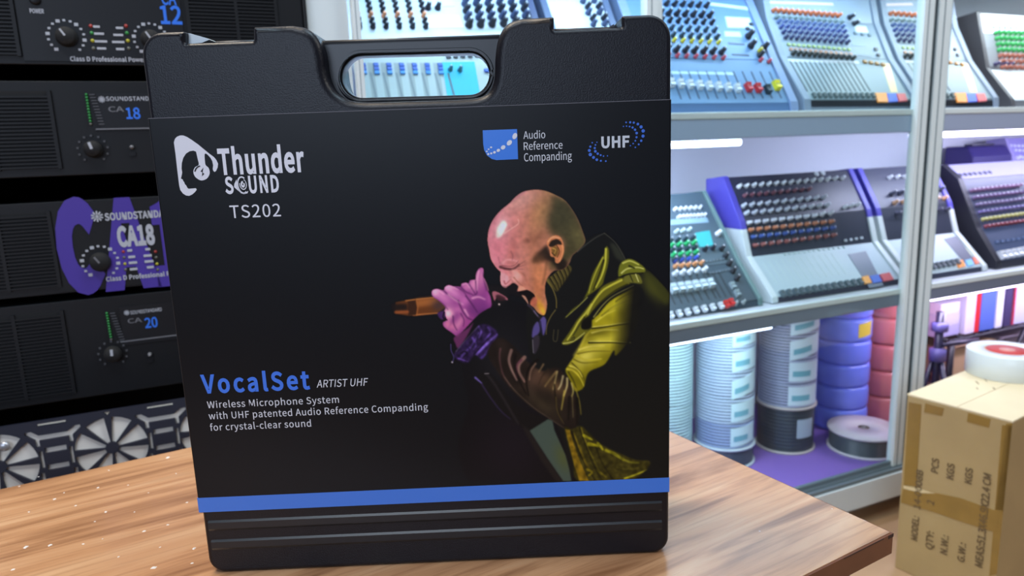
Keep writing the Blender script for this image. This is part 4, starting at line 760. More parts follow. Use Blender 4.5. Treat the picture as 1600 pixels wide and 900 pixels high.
def amplifier(label, z0, z1, deco, vent):
    h = z1 - z0; F = Frame(wall(RCW, RN, z0), WA); a = thing('power_amplifier', label, 'amplifier', F.loc, WA, 'rack amplifiers')
    mb = MB(); mb.box(-.215, .215, .0065, .40, .004, h - .004, m_am); mb.build('chassis', a)
    mb = MB(); mb.box(-.236, .236, 0, .008, 0, h, m_am); mb.build('front_panel', a, bevel=.001)
    for s in (-1, 1):
        mb = MB(); xv = F.hit(*vent, 0)[0]; x0, x1 = (-.212, xv) if s < 0 else (-xv - .004, .203)
        mb.box(x0, x1, -.0006, .001, .010, h - .012, m_dk); n = int((h - .022) / .0044)
        for k in range(n): mb.box(x0, x1, -.0034, -.0004, .0105 + k * .0044, .0105 + k * .0044 + .0022, m_am)
        for x in (x0, x0 + (x1 - x0) * .52, x1 - .004): mb.box(x, x + .004, -.0036, 0, .009, h - .011, m_am)
        mb.build('vent_grille', a)
    deco(a, F, h); return a
def AT(a, F, name, s, p0, p1, hh, m, y=0, **k): return px_text(name, F, a, s, p0, p1, hh, y - .0016, m, **k)
def dial(a, F, px, py, r, m_p, ring=True, ry=0, nmark=15):
    x, z = F.hit(px, py, 0)
    k = place('knob', lathe_mesh('amp_knob%d%s' % (r * 1e4, m_p.name), [(r, 0), (r, .003), (r * .86, .012), (r * .8, .013)], m_dk, 24, (r * .09, r * .75), m_p), a, (x, 0, z), math.pi / 2, ry, 0)
    k.rotation_euler = (math.pi / 2, -.55, 0)
    if ring:
        mb = MB()
        for q in range(nmark):
            t = math.radians(-140 + 280 * q / (nmark - 1)); cx, cz = x + math.sin(t) * r * 1.62, z + math.cos(t) * r * 1.62; e = r * .10 if q % 3 else r * .15
            mb.box(cx - e * 1.2, cx + e * 1.2, -.0025, -.0012, cz - e, cz + e, m_ink)
        mb.build('dial_marks', a)
def ledcol(a, F, pts, cols, r=.0015):
    for (px, py), c in zip(pts, cols):
        x, z = F.hit(px, py, 0); place('indicator_light', lathe_mesh('led_%s_%d' % (c, r * 1e5), [(r, 0), (r, .001), (r * .5, .0018)], m_led[c], 10), a, (x, -.0014, z), math.pi / 2)
def brand(a, F, p0, p1, h, big=False, m=None):
    x, z = F.hit(p0[0] - h * 1.1, (p0[1]) - h * .5, 0); mb = MB(); r = h * .00085 * .75
    for k in range(10):
        t = k * math.pi / 5; mb.box(-r * .13, r * .13, -.0018, -.0014, r * .25, r, m or m_ink, Matrix.Translation((x, 0, z)) @ Matrix.Rotation(t, 4, 'Y'))
    mb.poly([[(x + r * .5 * math.cos(t), z + r * .5 * math.sin(t)) for t in [k * math.pi / 6 for k in range(12)]]], -.0018, None, m or m_ink); mb.build('brand_emblem', a)
    AT(a, F, 'brand_lettering', 'SOUNDSTANDARD', p0, p1, h, m or m_ink, bold=6, track=10)
def deco1(a, F, h):
    mb = MB(); x0, _ = F.hit(33, 60); x1, _ = F.hit(288, 60); mb.box(x0, x1, -.0016, 0, .004, h - .004, m_ams); mb.build('control_panel', a)
    AT(a, F, 'model_lettering', '12', (252, 38), (285, 36), 27, m_bl2, bold=10, track=8); AT(a, F, 'model_lettering', 'CA', (253, 8), (276, 7), 22, m_bl2, bold=6)
    AT(a, F, 'power_lettering', 'POWER', (47, 20.5), (69, 20.5), 6.5, m_ink, bold=12)
    x, z = F.hit(55, 0); mb = MB(); mb.lathe([(.006, 0), (.006, .004), (.004, .005)], m_ams, 16, Matrix.Translation((x, 0, z)) @ Matrix.Rotation(math.pi / 2, 4, 'X')); mb.build('power_button', a)
    dial(a, F, 104, 58, .0118, m_ink); dial(a, F, 236, 62, .0118, m_ink)
    for xx, s in ((142, 1), (197, -1)):
        ledcol(a, F, [(xx + i * 1.5, y) for i, y in enumerate((41, 52, 64, 76))], ('red', 'green', 'yellow', 'off'), .0022)
    mb = MB()
    for px, py, w in ((151, 42, 8), (155, 53, 12), (158, 65, 15), (159, 76, 11), (187, 44, 9), (185, 55, 12), (185, 66, 15), (188, 77, 10)):
        x, z = F.hit(px, py); q = w * .00045; mb.box(x - q, x + q, -.0022, -.0012, z - .0013, z + .0013, m_ink)
    mb.build('scale_marks', a); AT(a, F, 'power_lettering', 'Class D Professional Power Amplifier', (110, 94.5), (268, 98), 6.6, m_ink, bold=11, track=14)
def deco_display(num, xs):
    def d(a, F, h):
        ledp, knob, tog, num_p, br, fr_, cap = xs
        mb = MB(); x0, zt = F.hit(*fr_[0]); x1, zb = F.hit(*fr_[1]); mb.box(x0, x1, -.0016, 0, zb, zt, m_ams); mb.build('display_panel', a)
        mb = MB(); x0, zt = F.hit(*fr_[2]); x1, _ = F.hit(*fr_[3]); mb.box(x0, .085, -.0020, 0, zt - .0008, zt + .0008, m_dim); mb.build('trim_line', a)
        n = 10; (ax, ay), (bx, by) = ledp; ledcol(a, F, [(ax + (bx - ax) * k / n, ay + (by - ay) * k / n) for k in range(n)] + [(bx, by)], ['green'] * n + ['off'], .0016)
        mb = MB()
        for k in range(11):
            x, z = F.hit(ax + (bx - ax) * k / n + 9 + k * .8, ay + (by - ay) * k / n); mb.box(x - .003, x + .003, -.0024, -.0014, z - .0007, z + .0007, mat('ink_faint', (70, 70, 74), .6))
        mb.build('scale_marks', a)
        x, z = F.hit(*knob); k = place('knob', lathe_mesh('amp_knob_big', [(.0105, 0), (.0105, .004), (.009, .014), (.0085, .015)], m_dk, 24, (.0016, .0085), m_ink), a, (x, 0, z), math.pi / 2); k.rotation_euler = (math.pi / 2, -.25 if num == '18' else .05, 0)
        mb = MB()
        for q in range(11):
            t = math.radians(-140 + 28 * q); cx, cz = x + math.sin(t) * .0165, z + math.cos(t) * .0165; mb.box(cx - .0012, cx + .0012, -.0022, -.0008, cz - .0012, cz + .0012, mat('ink_faint', (70, 70, 74), .6))
        mb.build('dial_marks', a)
        x, z = F.hit(*tog); mb = MB(); mb.lathe([(.0026, 0), (.0026, .004), (.0012, .010)], m_dim, 12, Matrix.Translation((x, 0, z)) @ Matrix.Rotation(math.pi / 2, 4, 'X')); mb.box(x - .0035, x + .0035, -.0022, 0, z - .011, z - .006, m_ams); mb.build('toggle_switch', a)
        AT(a, F, 'model_lettering', num, *num_p, m_bl2, bold=9); AT(a, F, 'model_lettering', 'CA', *cap, m_dim, bold=4); brand(a, F, *br)
    return d
def deco3(a, F, h):
    mb = MB(); x0, _ = F.hit(82, 380); x1, _ = F.hit(300, 380); mb.box(x0, x1, -.0010, 0, .003, h - .003, m_am); mb.build('control_panel', a)
    AT(a, F, 'print_lettering', 'C', (98, 447), (167, 443), 122, m_pur, bold=30); AT(a, F, 'print_lettering', 'A', (163, 441), (252, 436), 117, m_pur, bold=30)
    AT(a, F, 'print_lettering', '18', (246, 436), (342, 431), 114, m_pur, bold=24)
    px_text('brand_lettering', F, a, 'SOUNDSTANDARD', (164, 343.5), (272, 338.5), 10.5, -.0020, m_ink, bold=14, track=8)
    x, z = F.hit(152, 338); mb = MB(); r = .0068
    for k in range(10): mb.box(-r * .14, r * .14, -.0026, -.0021, r * .2, r, m_ink, Matrix.Translation((x, 0, z)) @ Matrix.Rotation(k * math.pi / 5, 4, 'Y'))
    mb.poly([[(x + r * .55 * math.cos(t), z + r * .55 * math.sin(t)) for t in [k * math.pi / 6 for k in range(12)]]], -.0026, None, m_ink); mb.build('brand_emblem', a)
    px_text('model_lettering', F, a, 'CA18', (185, 384), (243, 380), 28, -.0020, m_ink, bold=22, track=16)
    dial(a, F, 157, 409, .0125, m_dim)
    for xx in (193, 243): ledcol(a, F, [(xx + (i * 1.2 if xx < 200 else i * 1.2), y) for i, y in enumerate((393, 402, 412, 421))], ('red', 'off', 'yellow', 'off'), .0019)
    mb = MB()
    for px, py, w in ((203, 391, 7), (206, 401, 10), (208, 410, 12), (209, 420, 11), (231, 389, 7), (231, 399, 12), (233, 408, 13), (235, 417, 10)):
        x, z = F.hit(px, py); q = w * .0004; mb.box(x - q, x + q, -.0030, -.0018, z - .0015, z + .0015, m_ink)
    mb.build('scale_marks', a); px_text('power_lettering', F, a, 'Class D Professional Power Amplifier', (166, 439), (330, 425), 6.5, -.0020, m_ink, bold=14, track=12)
amplifier('black power amplifier marked CA 12 in blue, topmost in the rack', .121, .238, deco1, (30, 60))
amplifier('black power amplifier marked 18 in blue, second from the top of the rack', -.012, .102, deco_display('18', [((135, 148), (142, 194)), (145.5, 233), (206, 230), ((198, 185.5), (220, 185), 16.5), ((166, 158.5), (252, 156), 6.2), ((150, 146), (290, 200), (150, 202), (285, 202)), ((170, 175), (194, 174), 8)]), (88, 200))
amplifier('black power amplifier with huge purple CA18 lettering across its front', -.159, -.043, deco3, (88, 390))
amplifier('black power amplifier marked 20 in blue on its display, below the purple-lettered one', -.299, -.169, deco_display('20', [((167, 489), (174, 530)), (176.5, 552), (234, 553), ((227, 512), (247, 510.5), 15), ((204, 491), (253, 486), 5.4), ((186, 480), (300, 526), (188, 534), (285, 528)), ((200, 505), (222, 503), 7)]), (108, 540))
# the fan panel with cut-outs
PFm = Frame(wall(RCW, RN, -.52), WA); fp = thing('fan_panel', 'dark grey rack panel with fan-shaped and fretwork cut-outs under the amplifiers', 'panel', PFm.loc, WA)
m_fp = mat('fan_plate', (44, 44, 56), .5); holes = []
zf = -.374 + .52
def wedge(cx, cz, r0, r1, a0, a1, n=5):
    A = [math.radians(a0 + (a1 - a0) * k / n) for k in range(n + 1)]
    return [(cx + r1 * math.cos(t), cz + r1 * math.sin(t)) for t in A] + [(cx + r0 * math.cos(t), cz + r0 * math.sin(t)) for t in reversed(A)]
pitch = .127; fanx = [-.141 + .077 + pitch * k for k in (-1, 0, 1, 2)]
for cx in fanx:
    if abs(cx) > .20: continue
    for k in range(8): holes.append(wedge(cx, zf, .008, .0435, 45 * k + 22.5 - 16.5, 45 * k + 22.5 + 16.5))
    holes.append([(cx - .0044, zf + .051), (cx + .0044, zf + .051), (cx, zf + .046)])
    holes.append([(cx - .0044, zf - .051), (cx, zf - .046), (cx + .0044, zf - .051)])
for cx in [fanx[0] + pitch * (k + .5) for k in (-1, 0, 1, 2)]:
    if abs(cx) > .19: continue
    for s in (1, -1):
        holes.append([(cx - .016, zf + s * .0455), (cx + .016, zf + s * .0455), (cx + .016, zf + s * .049), (cx - .016, zf + s * .049)])
        holes.append([(cx - .0122, zf + s * .008), (cx + .0122, zf + s * .008), (cx + .0122, zf + s * .0155), (cx - .0122, zf + s * .0155)])
        # the angular bracket: a bar with two arms running outwards
        P = [(-.031, .040), (-.024, .040), (-.016, .0335), (.016, .0335), (.024, .040), (.031, .040), (.031, .036), (.021, .0275), (.021, .018), (.0165, .018), (.0165, .0265), (-.0165, .0265), (-.0165, .018), (-.021, .018), (-.021, .0275), (-.031, .036)]
        holes.append([(cx + x, zf + s * z) for x, z in P])
        holes.append([(cx + s * .0148, zf - .012), (cx + s * .0188, zf - .012), (cx + s * .0188, zf + .012), (cx + s * .0148, zf + .012)])
mb = MB(); mb.poly([[(-.236, 0), (.236, 0), (.236, .199), (-.236, .199)]] + holes, 0, .004, m_fp); mb.build('cutout_plate', fp)
mb = MB(); mb.box(-.214, .214, .0045, .03, .004, .19, mat('fan_backing', (250, 240, 226), .7)); mb.build('backing', fp)
x, z = PFm.hit(7, 697); mb = MB(); mb.lathe([(.0062, 0), (.0062, .002), (.003, .004)], mat('screw_steel', (190, 190, 196), .3, metal=.6), 14, Matrix.Translation((x, 0, z)) @ Matrix.Rotation(math.pi / 2, 4, 'X')); mb.build('screw', fp)
# ================================================================== the glass display cabinet
CNm = 1.06
cab = thing('display_cabinet', 'tall white-framed glass display cabinet full of mixing consoles', 'cabinet', wall(0, CNm, -CZ), WA)
m_fr = mat('frame_white', (222, 230, 229), .4); m_fr2 = mat('frame_grey', (120, 134, 140), .35, metal=.2); m_sh = mat('shelf_white', (200, 204, 210), .45); m_bk = mat('cabinet_back', (222, 224, 236), .5)
CW0, CW1, CDP = .166, 2.55, .46
gl = glass('pane_glass')
for nm, z0, z1 in (('shelf', .005, .052), ('shelf', -.372, -.334)):
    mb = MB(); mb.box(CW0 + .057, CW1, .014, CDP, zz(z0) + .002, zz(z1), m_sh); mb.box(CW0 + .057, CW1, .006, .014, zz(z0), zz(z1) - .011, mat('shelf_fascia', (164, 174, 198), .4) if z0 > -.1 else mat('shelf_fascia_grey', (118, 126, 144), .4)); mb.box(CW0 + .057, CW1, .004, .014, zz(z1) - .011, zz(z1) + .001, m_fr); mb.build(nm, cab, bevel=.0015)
mb = MB(); mb.box(CW0 + .012, CW1, .006, CDP, zz(-.775), zz(-.752), mat('base_purple', (136, 102, 184), .55)); mb.build('floor_board', cab)
mb = MB(); mb.box(CW0, CW1, .03, CDP, 0, zz(-.775), mat('plinth_white', (188, 182, 170), .6, var=.25, vscale=30)); mb.build('plinth', cab)
mb = MB(); mb.box(CW0, CW1, CDP, CDP + .015, zz(-.76), zz(.38), m_bk); mb.build('back_panel', cab)
mb = MB(); mb.box(CW0, CW0 + .057, -.004, .03, 0.03, zz(.36), m_fr); mb.box(CW0 + .004, CW0 + .02, .03, CDP, .03, zz(.36), m_fr); mb.build('side_panel', cab, bevel=.001)
mb = MB(); mb.box(CW0, CW1, -.004, CDP, zz(.345), zz(.38), m_fr); mb.box(CW0, CW1, -.008, .01, zz(.325), zz(.36), m_fr2); mb.build('top_panel', cab)
mb = MB(); mb.box(CW0, CW1, -.024, .006, zz(-.815), zz(-.757), m_fr); mb.box(CW0, CW1, -.02, -.014, zz(-.757), zz(-.748), m_fr2); mb.box(CW0, CW1, -.004, .002, zz(-.757), zz(-.748), m_fr2); mb.build('bottom_rail', cab, bevel=.001)
def door(x0, x1, y, label, wl, wr):
    d = MB(); d.box(x0, x1, y - .004, y + .004, zz(-.752), zz(-.738), m_fr2); d = d.build('sliding_door', cab); d['label'] = label
    g = MB(); g.box(x0 + wl * .5, x1 - wr * .5, y - .002, y + .002, zz(-.738), zz(.325), gl); g.build('glass_pane', d)
    for a, b in ((x0, x0 + wl), (x1 - wr, x1)):
        s = MB(); s.box(a, b, y - .009, y + .009, zz(-.75), zz(.33), m_fr); s.box(a + (b - a) * .36, a + (b - a) * .46, y - .0096, y - .008, zz(-.75), zz(.33), m_fr2); s.build('stile', d, bevel=.001)
door(.226, .735, -.013, 'sliding glass door left of the black case handle', .01, .022)
door(.722, 1.428, .002, 'sliding glass door between the two upright stiles', .032, .030)
door(1.444, 1.482, .002, 'edge of the opened glass door', .036, .001)
mb = MB(); mb.box(1.426, 1.446, -.002, .004, zz(-.75), zz(.33), mat('stile_gap_shade', (52, 64, 68), .6)); mb.build('stile_gap_shade', cab)  # dark strip between the stiles: shade of the gap put in as colour
tubes = []
def tube_light(x0, x1, y, z, label, L=True, power=8, col=(.80, .90, 1), emit=9, tilt=14):
    t = thing('led_tube', label, 'lamp', wall(0, CNm, z) + WD * ((x0 + x1) / 2) + WM * y, WA, 'cabinet light tubes'); h = (x1 - x0) / 2
    m = mat('led_tube_glow_%.2f' % col[0], [int(255 * v ** (1 / 2.2)) for v in col], .4, emit=emit)
    mb = MB(); mb.tube((-h, 0, .0072), (h, 0, .0072), .0065, m, 12); mb.build('tube', t)
    mb = MB(); mb.box(-h, h, -.006, .006, .0125, .016, m_fr); mb.build('holder', t)
    l = bpy.data.lights.new('led_tube_light', 'AREA'); l.shape = 'RECTANGLE'; l.size = 2 * h; l.size_y = .02; l.energy = power; l.color = col
    o = bpy.data.objects.new('led_tube_light', l); COL.objects.link(o); o.parent = t; o.location = (0, .004, -.004); o.rotation_euler = (math.radians(tilt), 0, 0); return t
tube_light(.25, .985, .06, .005 - .0145, 'white light tube under the upper shelf, behind the glass', power=4.2, col=(.66, .74, 1), tilt=42)
tube_light(1.47, 2.5, .06, .005 - .0145, 'white light tube under the upper shelf, right of the upright stiles', power=3.2, col=(.72, .72, 1), tilt=42)
tube_light(.25, 1.06, .04, -.372 - .0145, 'white light tube under the lower shelf, above the cable rolls', power=3.0, col=(.66, .86, 1), tilt=28)
tube_light(1.47, 2.5, .04, -.372 - .0145, 'white light tube under the lower shelf, right of the upright stiles', power=2.2, col=(.78, .70, 1))
tube_light(.25, 1.40, .07, .345 - .0165, 'long white light tube under the top of the cabinet, behind the glass', power=2.3, col=(.56, .76, 1))
tube_light(1.47, 2.5, .05, .345 - .0165, 'white light tube under the top of the cabinet, right of the upright stiles', power=2.2, col=(.80, .92, 1))
# ================================================================== mixing consoles
PART = {}
def pm(kind, rgb, s=1.0):
    key = (kind, rgb, s)
    if key in PART: return PART[key]
    m = C(*rgb, .35); mb = MB(); e = .001 * s
    if kind == 'knob':
        mb.lathe([(5.2 * e, 0), (5.0 * e, 3 * e), (3.9 * e, 4 * e), (3.4 * e, 12 * e), (2.6 * e, 12.8 * e)], m, 12); mb.box(-.5 * e, .5 * e, 0, 3.4 * e, 12.6 * e, 13.4 * e, C(230, 232, 235))
    elif kind == 'fader_cap':
        mb.prism([(-8 * e, 0), (8 * e, 0), (6.4 * e, 9 * e), (1.5 * e, 7.2 * e), (-1.5 * e, 7.2 * e), (-6.4 * e, 9 * e)], -4.6 * e, 4.6 * e, m); mb.box(-4.7 * e, 4.7 * e, -.6 * e, .6 * e, 7.2 * e, 7.6 * e, C(60, 62, 66))
    elif kind == 'button': mb.box(-4.2 * e, 4.2 * e, -3.2 * e, 3.2 * e, 0, 3.4 * e, m)
    elif kind == 'jack': mb.lathe([(6 * e, 0), (5.6 * e, 2 * e), (3 * e, 2.2 * e), (2.6 * e, .6 * e)], m, 12)
    PART[key] = mb.mesh(kind); return PART[key]
def console(label, w0, w1, prof, shelf_z, body, cheek, panels, rows=(), patches=(), slots=(), cheek_w=.014, cheek_top=None, header=None, split=None):
    """prof: (n, z) points up the front; panels: one colour per section; everything on the face is (photo point, photo point, ...) on that section's plane"""
    zs = shelf_z; n0 = prof[0][0]; wd = w1 - w0
    F = Frame(wall((w0 + w1) / 2, n0, zs), WA); t = thing('mixing_console', label, 'mixing console', F.loc, WA, None)
    P = [(n - n0, z - zs) for n, z in prof]
    back = P[-1][0] + .05
    outline = [(0, 0)] + P + [(back, P[-1][1] - .012), (min(back + .02, CDP - .05), 0)]
    mb = MB(); mb.prism(outline, -wd / 2 + cheek_w, wd / 2 - cheek_w, C(*body, .5)); mb.build('body', t)
    grow = [(y - .004 if k > 0 else y - .003, z + (.003 if k > 0 else 0)) for k, (y, z) in enumerate(outline[:-2])] + [(back + .002, P[-1][1] - .004), outline[-1]]
    for s in (-1, 1):
        c = cheek if s < 0 else cheek
        mb = MB(); a, b = sorted((s * wd / 2, s * (wd / 2 - cheek_w))); 
        if split is None: mb.prism(grow, a, b, C(*c, .45))
        else:                                   # two-tone cheek: pale below, coloured above
            zc = split[0]; low = [p for p in grow if p[1] <= zc]; yk = np.interp(zc, [p[1] for p in grow[1:-2]], [p[0] for p in grow[1:-2]])
            lo = [p for p in grow[:-2] if p[1] < zc] + [(float(yk), zc), (back, zc), grow[-1]]; hi_ = [(float(yk), zc)] + [p for p in grow[:-1] if p[1] > zc] + [(back, zc)]
            mb.prism(lo, a, b, C(*cheek, .45)); mb.prism(hi_, a, b, C(*split[1], .45))
        mb.build('side_cheek', t, bevel=.0015)
    secs = []
    for k in range(len(P) - 1):
        a, b = Vector((0, *P[k])), Vector((0, *P[k + 1])); d = (b - a); ln = d.length; d.normalize(); nrm = Vector((0, -d.z, d.y)); secs.append((a, d, ln, nrm))
        if panels[k] is not None:
            rx = math.atan2(d.z, d.y); M_ = Matrix.Translation(a) @ Matrix.Rotation(rx, 4, 'X')
            mb = MB(); mb.box(-wd / 2 + cheek_w + .001, wd / 2 - cheek_w - .001, .0008, ln - .0008, 0, .0012, C(*panels[k], .4), M_)
            if k == 1 and slots:
                for (p, q, cnt, tt0, tt1, c) in slots:
                    for i in range(cnt):
                        f = i / max(cnt - 1, 1); x = locate(F, secs, p[0] + (q[0] - p[0]) * f, p[1] + (q[1] - p[1]) * f, 1)[1]
                        if abs(x) > wd / 2 - cheek_w - .004: continue
                        mb.box(x - .0018, x + .0018, ln * tt0, ln * tt1, .0012, .0016, C(*c, .5), M_)
            mb.build('control_panel', t)
    cnts = {}
    for r in rows:
        p, q, cnt, kind, col = r[:5]; s = r[5] if len(r) > 5 else 1.0; sec = r[6] if len(r) > 6 else None
        for i in range(cnt):
            f = i / max(cnt - 1, 1); hit = locate(F, secs, p[0] + (q[0] - p[0]) * f, p[1] + (q[1] - p[1]) * f, sec)
            if hit is None or abs(hit[1]) > wd / 2 - cheek_w - .003: continue
            cnts[kind] = cnts.get(kind, 0) + 1
            if cnts[kind] > 98: continue
            k, x, tt = hit; a, d, ln, nrm = secs[k]; pos = a + d * tt + Vector((x, 0, 0)) + nrm * .0012
            place(kind, pm(kind, col, s), t, pos, math.atan2(d.z, d.y))
    for nm, quad, col, th in patches:
        pts = []
        h0 = locate(F, secs, sum(p[0] for p in quad) / len(quad), sum(p[1] for p in quad) / len(quad), None)
        if h0 is None: continue
        a, d, ln, nrm = secs[h0[0]]
        for p in quad: 
            v = F.loc3(p[0], p[1], (a, nrm)); pts.append((max(-wd / 2 + cheek_w + .001, min(wd / 2 - cheek_w - .001, v.x)), (v - a).dot(d)))
        M_ = Matrix.Translation(a) @ Matrix.Rotation(math.atan2(d.z, d.y) - math.pi / 2, 4, 'X')
        mb = MB(); mb.poly([pts], -.0012 - th, -.0012, C(*col, .35), M_); mb.build(nm, t)
    return t, F, secs
def locate(F, secs, px, py, sec):
    best = None
    for k, (a, d, ln, nrm) in enumerate(secs):
        if sec is not None and k != sec: continue
        v = F.loc3(px, py, (a, nrm)); tt = (v - a).dot(d)
        if sec is not None: return k, v.x, tt
        if -.002 <= tt <= ln + .002: best = (k, v.x, tt)
    return best
BK, WH, RD, YL, GR, BL, OR_ = (34, 38, 52), (226, 230, 234), (206, 48, 52), (226, 206, 60), (52, 160, 96), (44, 88, 190), (232, 140, 60)
UP = .0535; LO = -.3325
slope = [(1.10, .056), (1.103, .070), (1.160, .158), (1.262, .326)]
# the two pale consoles seen over the case and through its handle
R1 = []
for x0, n in ((559, 6),):
    for i in range(6):
        for j in range(9): R1.append(((x0 - 6 + i * 20.6 + j * 1.6 - 4, -22 + j * 8.2), (0, 0), 1, 'knob', BK if j != 6 else (230, 150, 110), .9))
R1 += [((668 + i * 15.5, 14), (0, 0), 1, 'knob', BK, 1.1) for i in range(2)]
for j in range(6):
    R1.append(((722 + j * 2, -14 + j * 11), (812 + j * 2, -17 + j * 11), 6, 'knob', BK if j % 2 else (60, 74, 110), 1.35))  # dark colours stand for the shadows beneath white-capped knobs
R1 += [((567 + i * 20 + j * .8, 103 + j * 6), (0, 0), 1, 'button', BL if j < 2 else (60, 140, 220), .9) for i in range(7) for j in range(3)]
R1 += [((703, 110), (718, 111), 2, 'knob', (40, 110, 130), .8), ((700 + 0, 90), (745, 88), 5, 'button', (60, 60, 80), .9), ((760, 112), (760, 113), 1, 'button', BL, 1.0)]
sl1_ = [((563 + 0, 135), (705, 135), 8, .02, .62, (120, 130, 138))]
console('pale blue-white mixing console seen over the carrying case and through its handle', .228, .592, slope, UP, (196, 206, 216), (70, 78, 112), (None, (176, 186, 190), (205, 216, 228)), R1,
        [('cyan_panel', [(690, 98), (741, 97), (752, 160), (700, 162)], (24, 178, 214), .0004), ('display', [(662, 26), (716, 25), (724, 44), (668, 45)], (236, 240, 242), .0008), ('display', [(658, 2), (705, 1), (710, 11), (662, 12)], (210, 222, 234), .0008)] +
        [('channel_strip', [(553 + i * 20.5, 99), (562 + i * 20.5, 99), (571 + i * 20.5, 160), (562 + i * 20.5, 160)], (150, 158, 160), .0003) for i in range(7)], sl1_)
R2 = [((902 + j * 4 + (j % 2) * 3, -14 + j * 9), (990 + j * 4, -17 + j * 9), 6, 'knob', BK if j % 2 else (70, 84, 120), 1.15) for j in range(7)] + [((905, 60), (1000, 57), 6, 'fader_cap', WH, 1.0)]
console('pale mixing console above the right end of the case, left of the glass door stile', .606, .752, slope, UP, (200, 208, 216), (86, 98, 128), (None, (190, 198, 204), (206, 216, 226)), R2)
# blue-grey console
R3 = []
for y, c, s in ((9, BK, 1.1), (24, BK, 1.2), (35, BK, 1.0), (47, (50, 70, 90), 1.0), (58, (46, 66, 84), 1.0), (66, YL, .8), (81, BK, 1.25), (90, (206, 80, 96), .8)):
    R3.append(((1026 + y * .18, y - 1.5), (1099 + y * .33, y + 2.5), 7, 'knob', c, s))
R3 += [((1047, 132), (1150, 140), 8, 'fader_cap', WH, 1.1), ((1167, 139), (1182, 140), 2, 'fader_cap', RD, 1.2), ((1197, 142), (1198, 142), 1, 'fader_cap', (30, 50, 60), 1.2), ((1211, 136), (1212, 136), 1, 'fader_cap', (240, 222, 40), 1.3)]
R3 += [((1168, 58), (1186, 60), 2, 'knob', BK, 1.5), ((1172, 73), (1192, 76), 2, 'knob', BK, 1.4), ((1185, 81), (1186, 81), 1, 'knob', YL, .9), ((1186, 88), (1199, 90), 2, 'knob', BK, 1.2), ((1187, 96), (1200, 98), 2, 'knob', (206, 80, 96), .8), ((1178, 33), (1167, 46), 3, 'button', BK, 1.0), ((1182, 46), (1183, 46), 1, 'knob', BK, 1.1)]
console('blue-grey mixing console with red and yellow fader caps, beside the case on the upper shelf', .772, 1.112, slope, UP, (80, 112, 156), (130, 148, 184), (None, (98, 134, 172), (106, 140, 180)), R3,
        [('display', [(1132, 27), (1170, 29), (1176, 45), (1136, 44)], (208, 228, 240), .0008), ('display', [(1131, 50), (1155, 51), (1158, 59), (1132, 58)], (190, 220, 240), .0008), ('meter_strip', [(1137, 67), (1162, 69), (1163, 71.5), (1138, 69.5)], (50, 70, 100), .0008), ('meter_strip', [(1143, 85), (1169, 86), (1170, 88.5), (1144, 87)], (50, 70, 100), .0008), ('label_strip', [(1040, 112), (1144, 114), (1146, 118), (1040, 116)], (186, 212, 226), .0004), ('name_bar', [(1104, 4), (1168, 12), (1170, 17), (1106, 9)], (210, 226, 244), .0008)],
        [((1053, 128), (1212, 136), 12, .10, .72, (50, 74, 104))], .02)
steep = [(1.10, .056), (1.102, .074), (1.172, .166), (1.214, .248), (1.236, .330)]
def grey_console(label, w0, w1, dx, rows2=True, cut=None):
    R = []
    for y, c, s in ((19.5, (220, 120, 80), 1.0), (30, (130, 150, 150), .9), (38, (90, 110, 160), .9), (46, (70, 84, 150), .9), (54, (60, 68, 120), .9), (62, (66, 70, 110), .9), (72.5, (160, 180, 110), .9), (80, (186, 130, 100), .9), (87, (60, 62, 60), 1.0)):
        R.append(((1207 + (y - 20) * .46 + dx, y - 2), (1308 + (y - 20) * .33 + dx, y + 6), 13 if y in (19.5, 72.5, 80) else 12, 'knob' if y not in (72.5, 80) else 'button', c, s))
    R += [((1326 + dx, 28), (1333 + dx, 38), 2, 'knob', BK, 1.2), ((1335 + dx, 53), (1357 + dx, 56), 3, 'button', (110, 130, 140), .9), ((1350 + dx, 98), (1378 + dx, 102), 4, 'button', (176, 120, 50), 1.1), ((1367 + dx, 78), (1371 + dx, 87), 2, 'button', BK, 1.0)]
    R += [((1262 + dx, 151), (1362 + dx, 151), 13, 'fader_cap', (92, 104, 104), .75)]
    pt = [('black_lip', [(1256 + dx, 157), (1432 + dx, 157), (1436 + dx, 166), (1260 + dx, 167)], (30, 34, 40), .0006), ('tape_strip', [(1377 + dx, 100), (1390 + dx, 100), (1402 + dx, 145), (1391 + dx, 145)], (236, 200, 140), .0005),
          ('button_block', [(1366 + dx, 147), (1383 + dx, 147), (1386 + dx, 161), (1370 + dx, 161)], (244, 150, 56), .003), ('button_block', [(1384 + dx, 148), (1398 + dx, 148), (1401 + dx, 160), (1387 + dx, 161)], (60, 96, 212), .003), ('button_block', [(1399 + dx, 148), (1412 + dx, 148), (1416 + dx, 159), (1403 + dx, 160)], (224, 80, 86), .003),
          ('display', [(1334 + dx, 40), (1352 + dx, 42), (1356 + dx, 52), (1337 + dx, 51)], (232, 240, 240), .0008), ('meter_strip', [(1330 + dx, 69), (1350 + dx, 70), (1352 + dx, 73), (1331 + dx, 72)], (130, 150, 160), .0008), ('meter_strip', [(1336 + dx, 85), (1360 + dx, 87), (1362 + dx, 90), (1338 + dx, 88)], (120, 136, 148), .0008), ('label_strip', [(1228 + dx, 93), (1340 + dx, 96), (1342 + dx, 100), (1230 + dx, 97)], (216, 218, 224), .0004), ('header_bar', [(1200 + dx, 2), (1300 + dx, 5), (1302 + dx, 9), (1202 + dx, 6)], (220, 200, 214), .0005)]
    return console(label, w0, w1, steep, UP, (126, 136, 148), (136, 148, 166), (None, (134, 150, 156), (140, 154, 168), (146, 160, 176)), R, pt, [((1252 + dx, 128), (1350 + dx, 128), 14, .20, .92, (44, 56, 62))], .018)
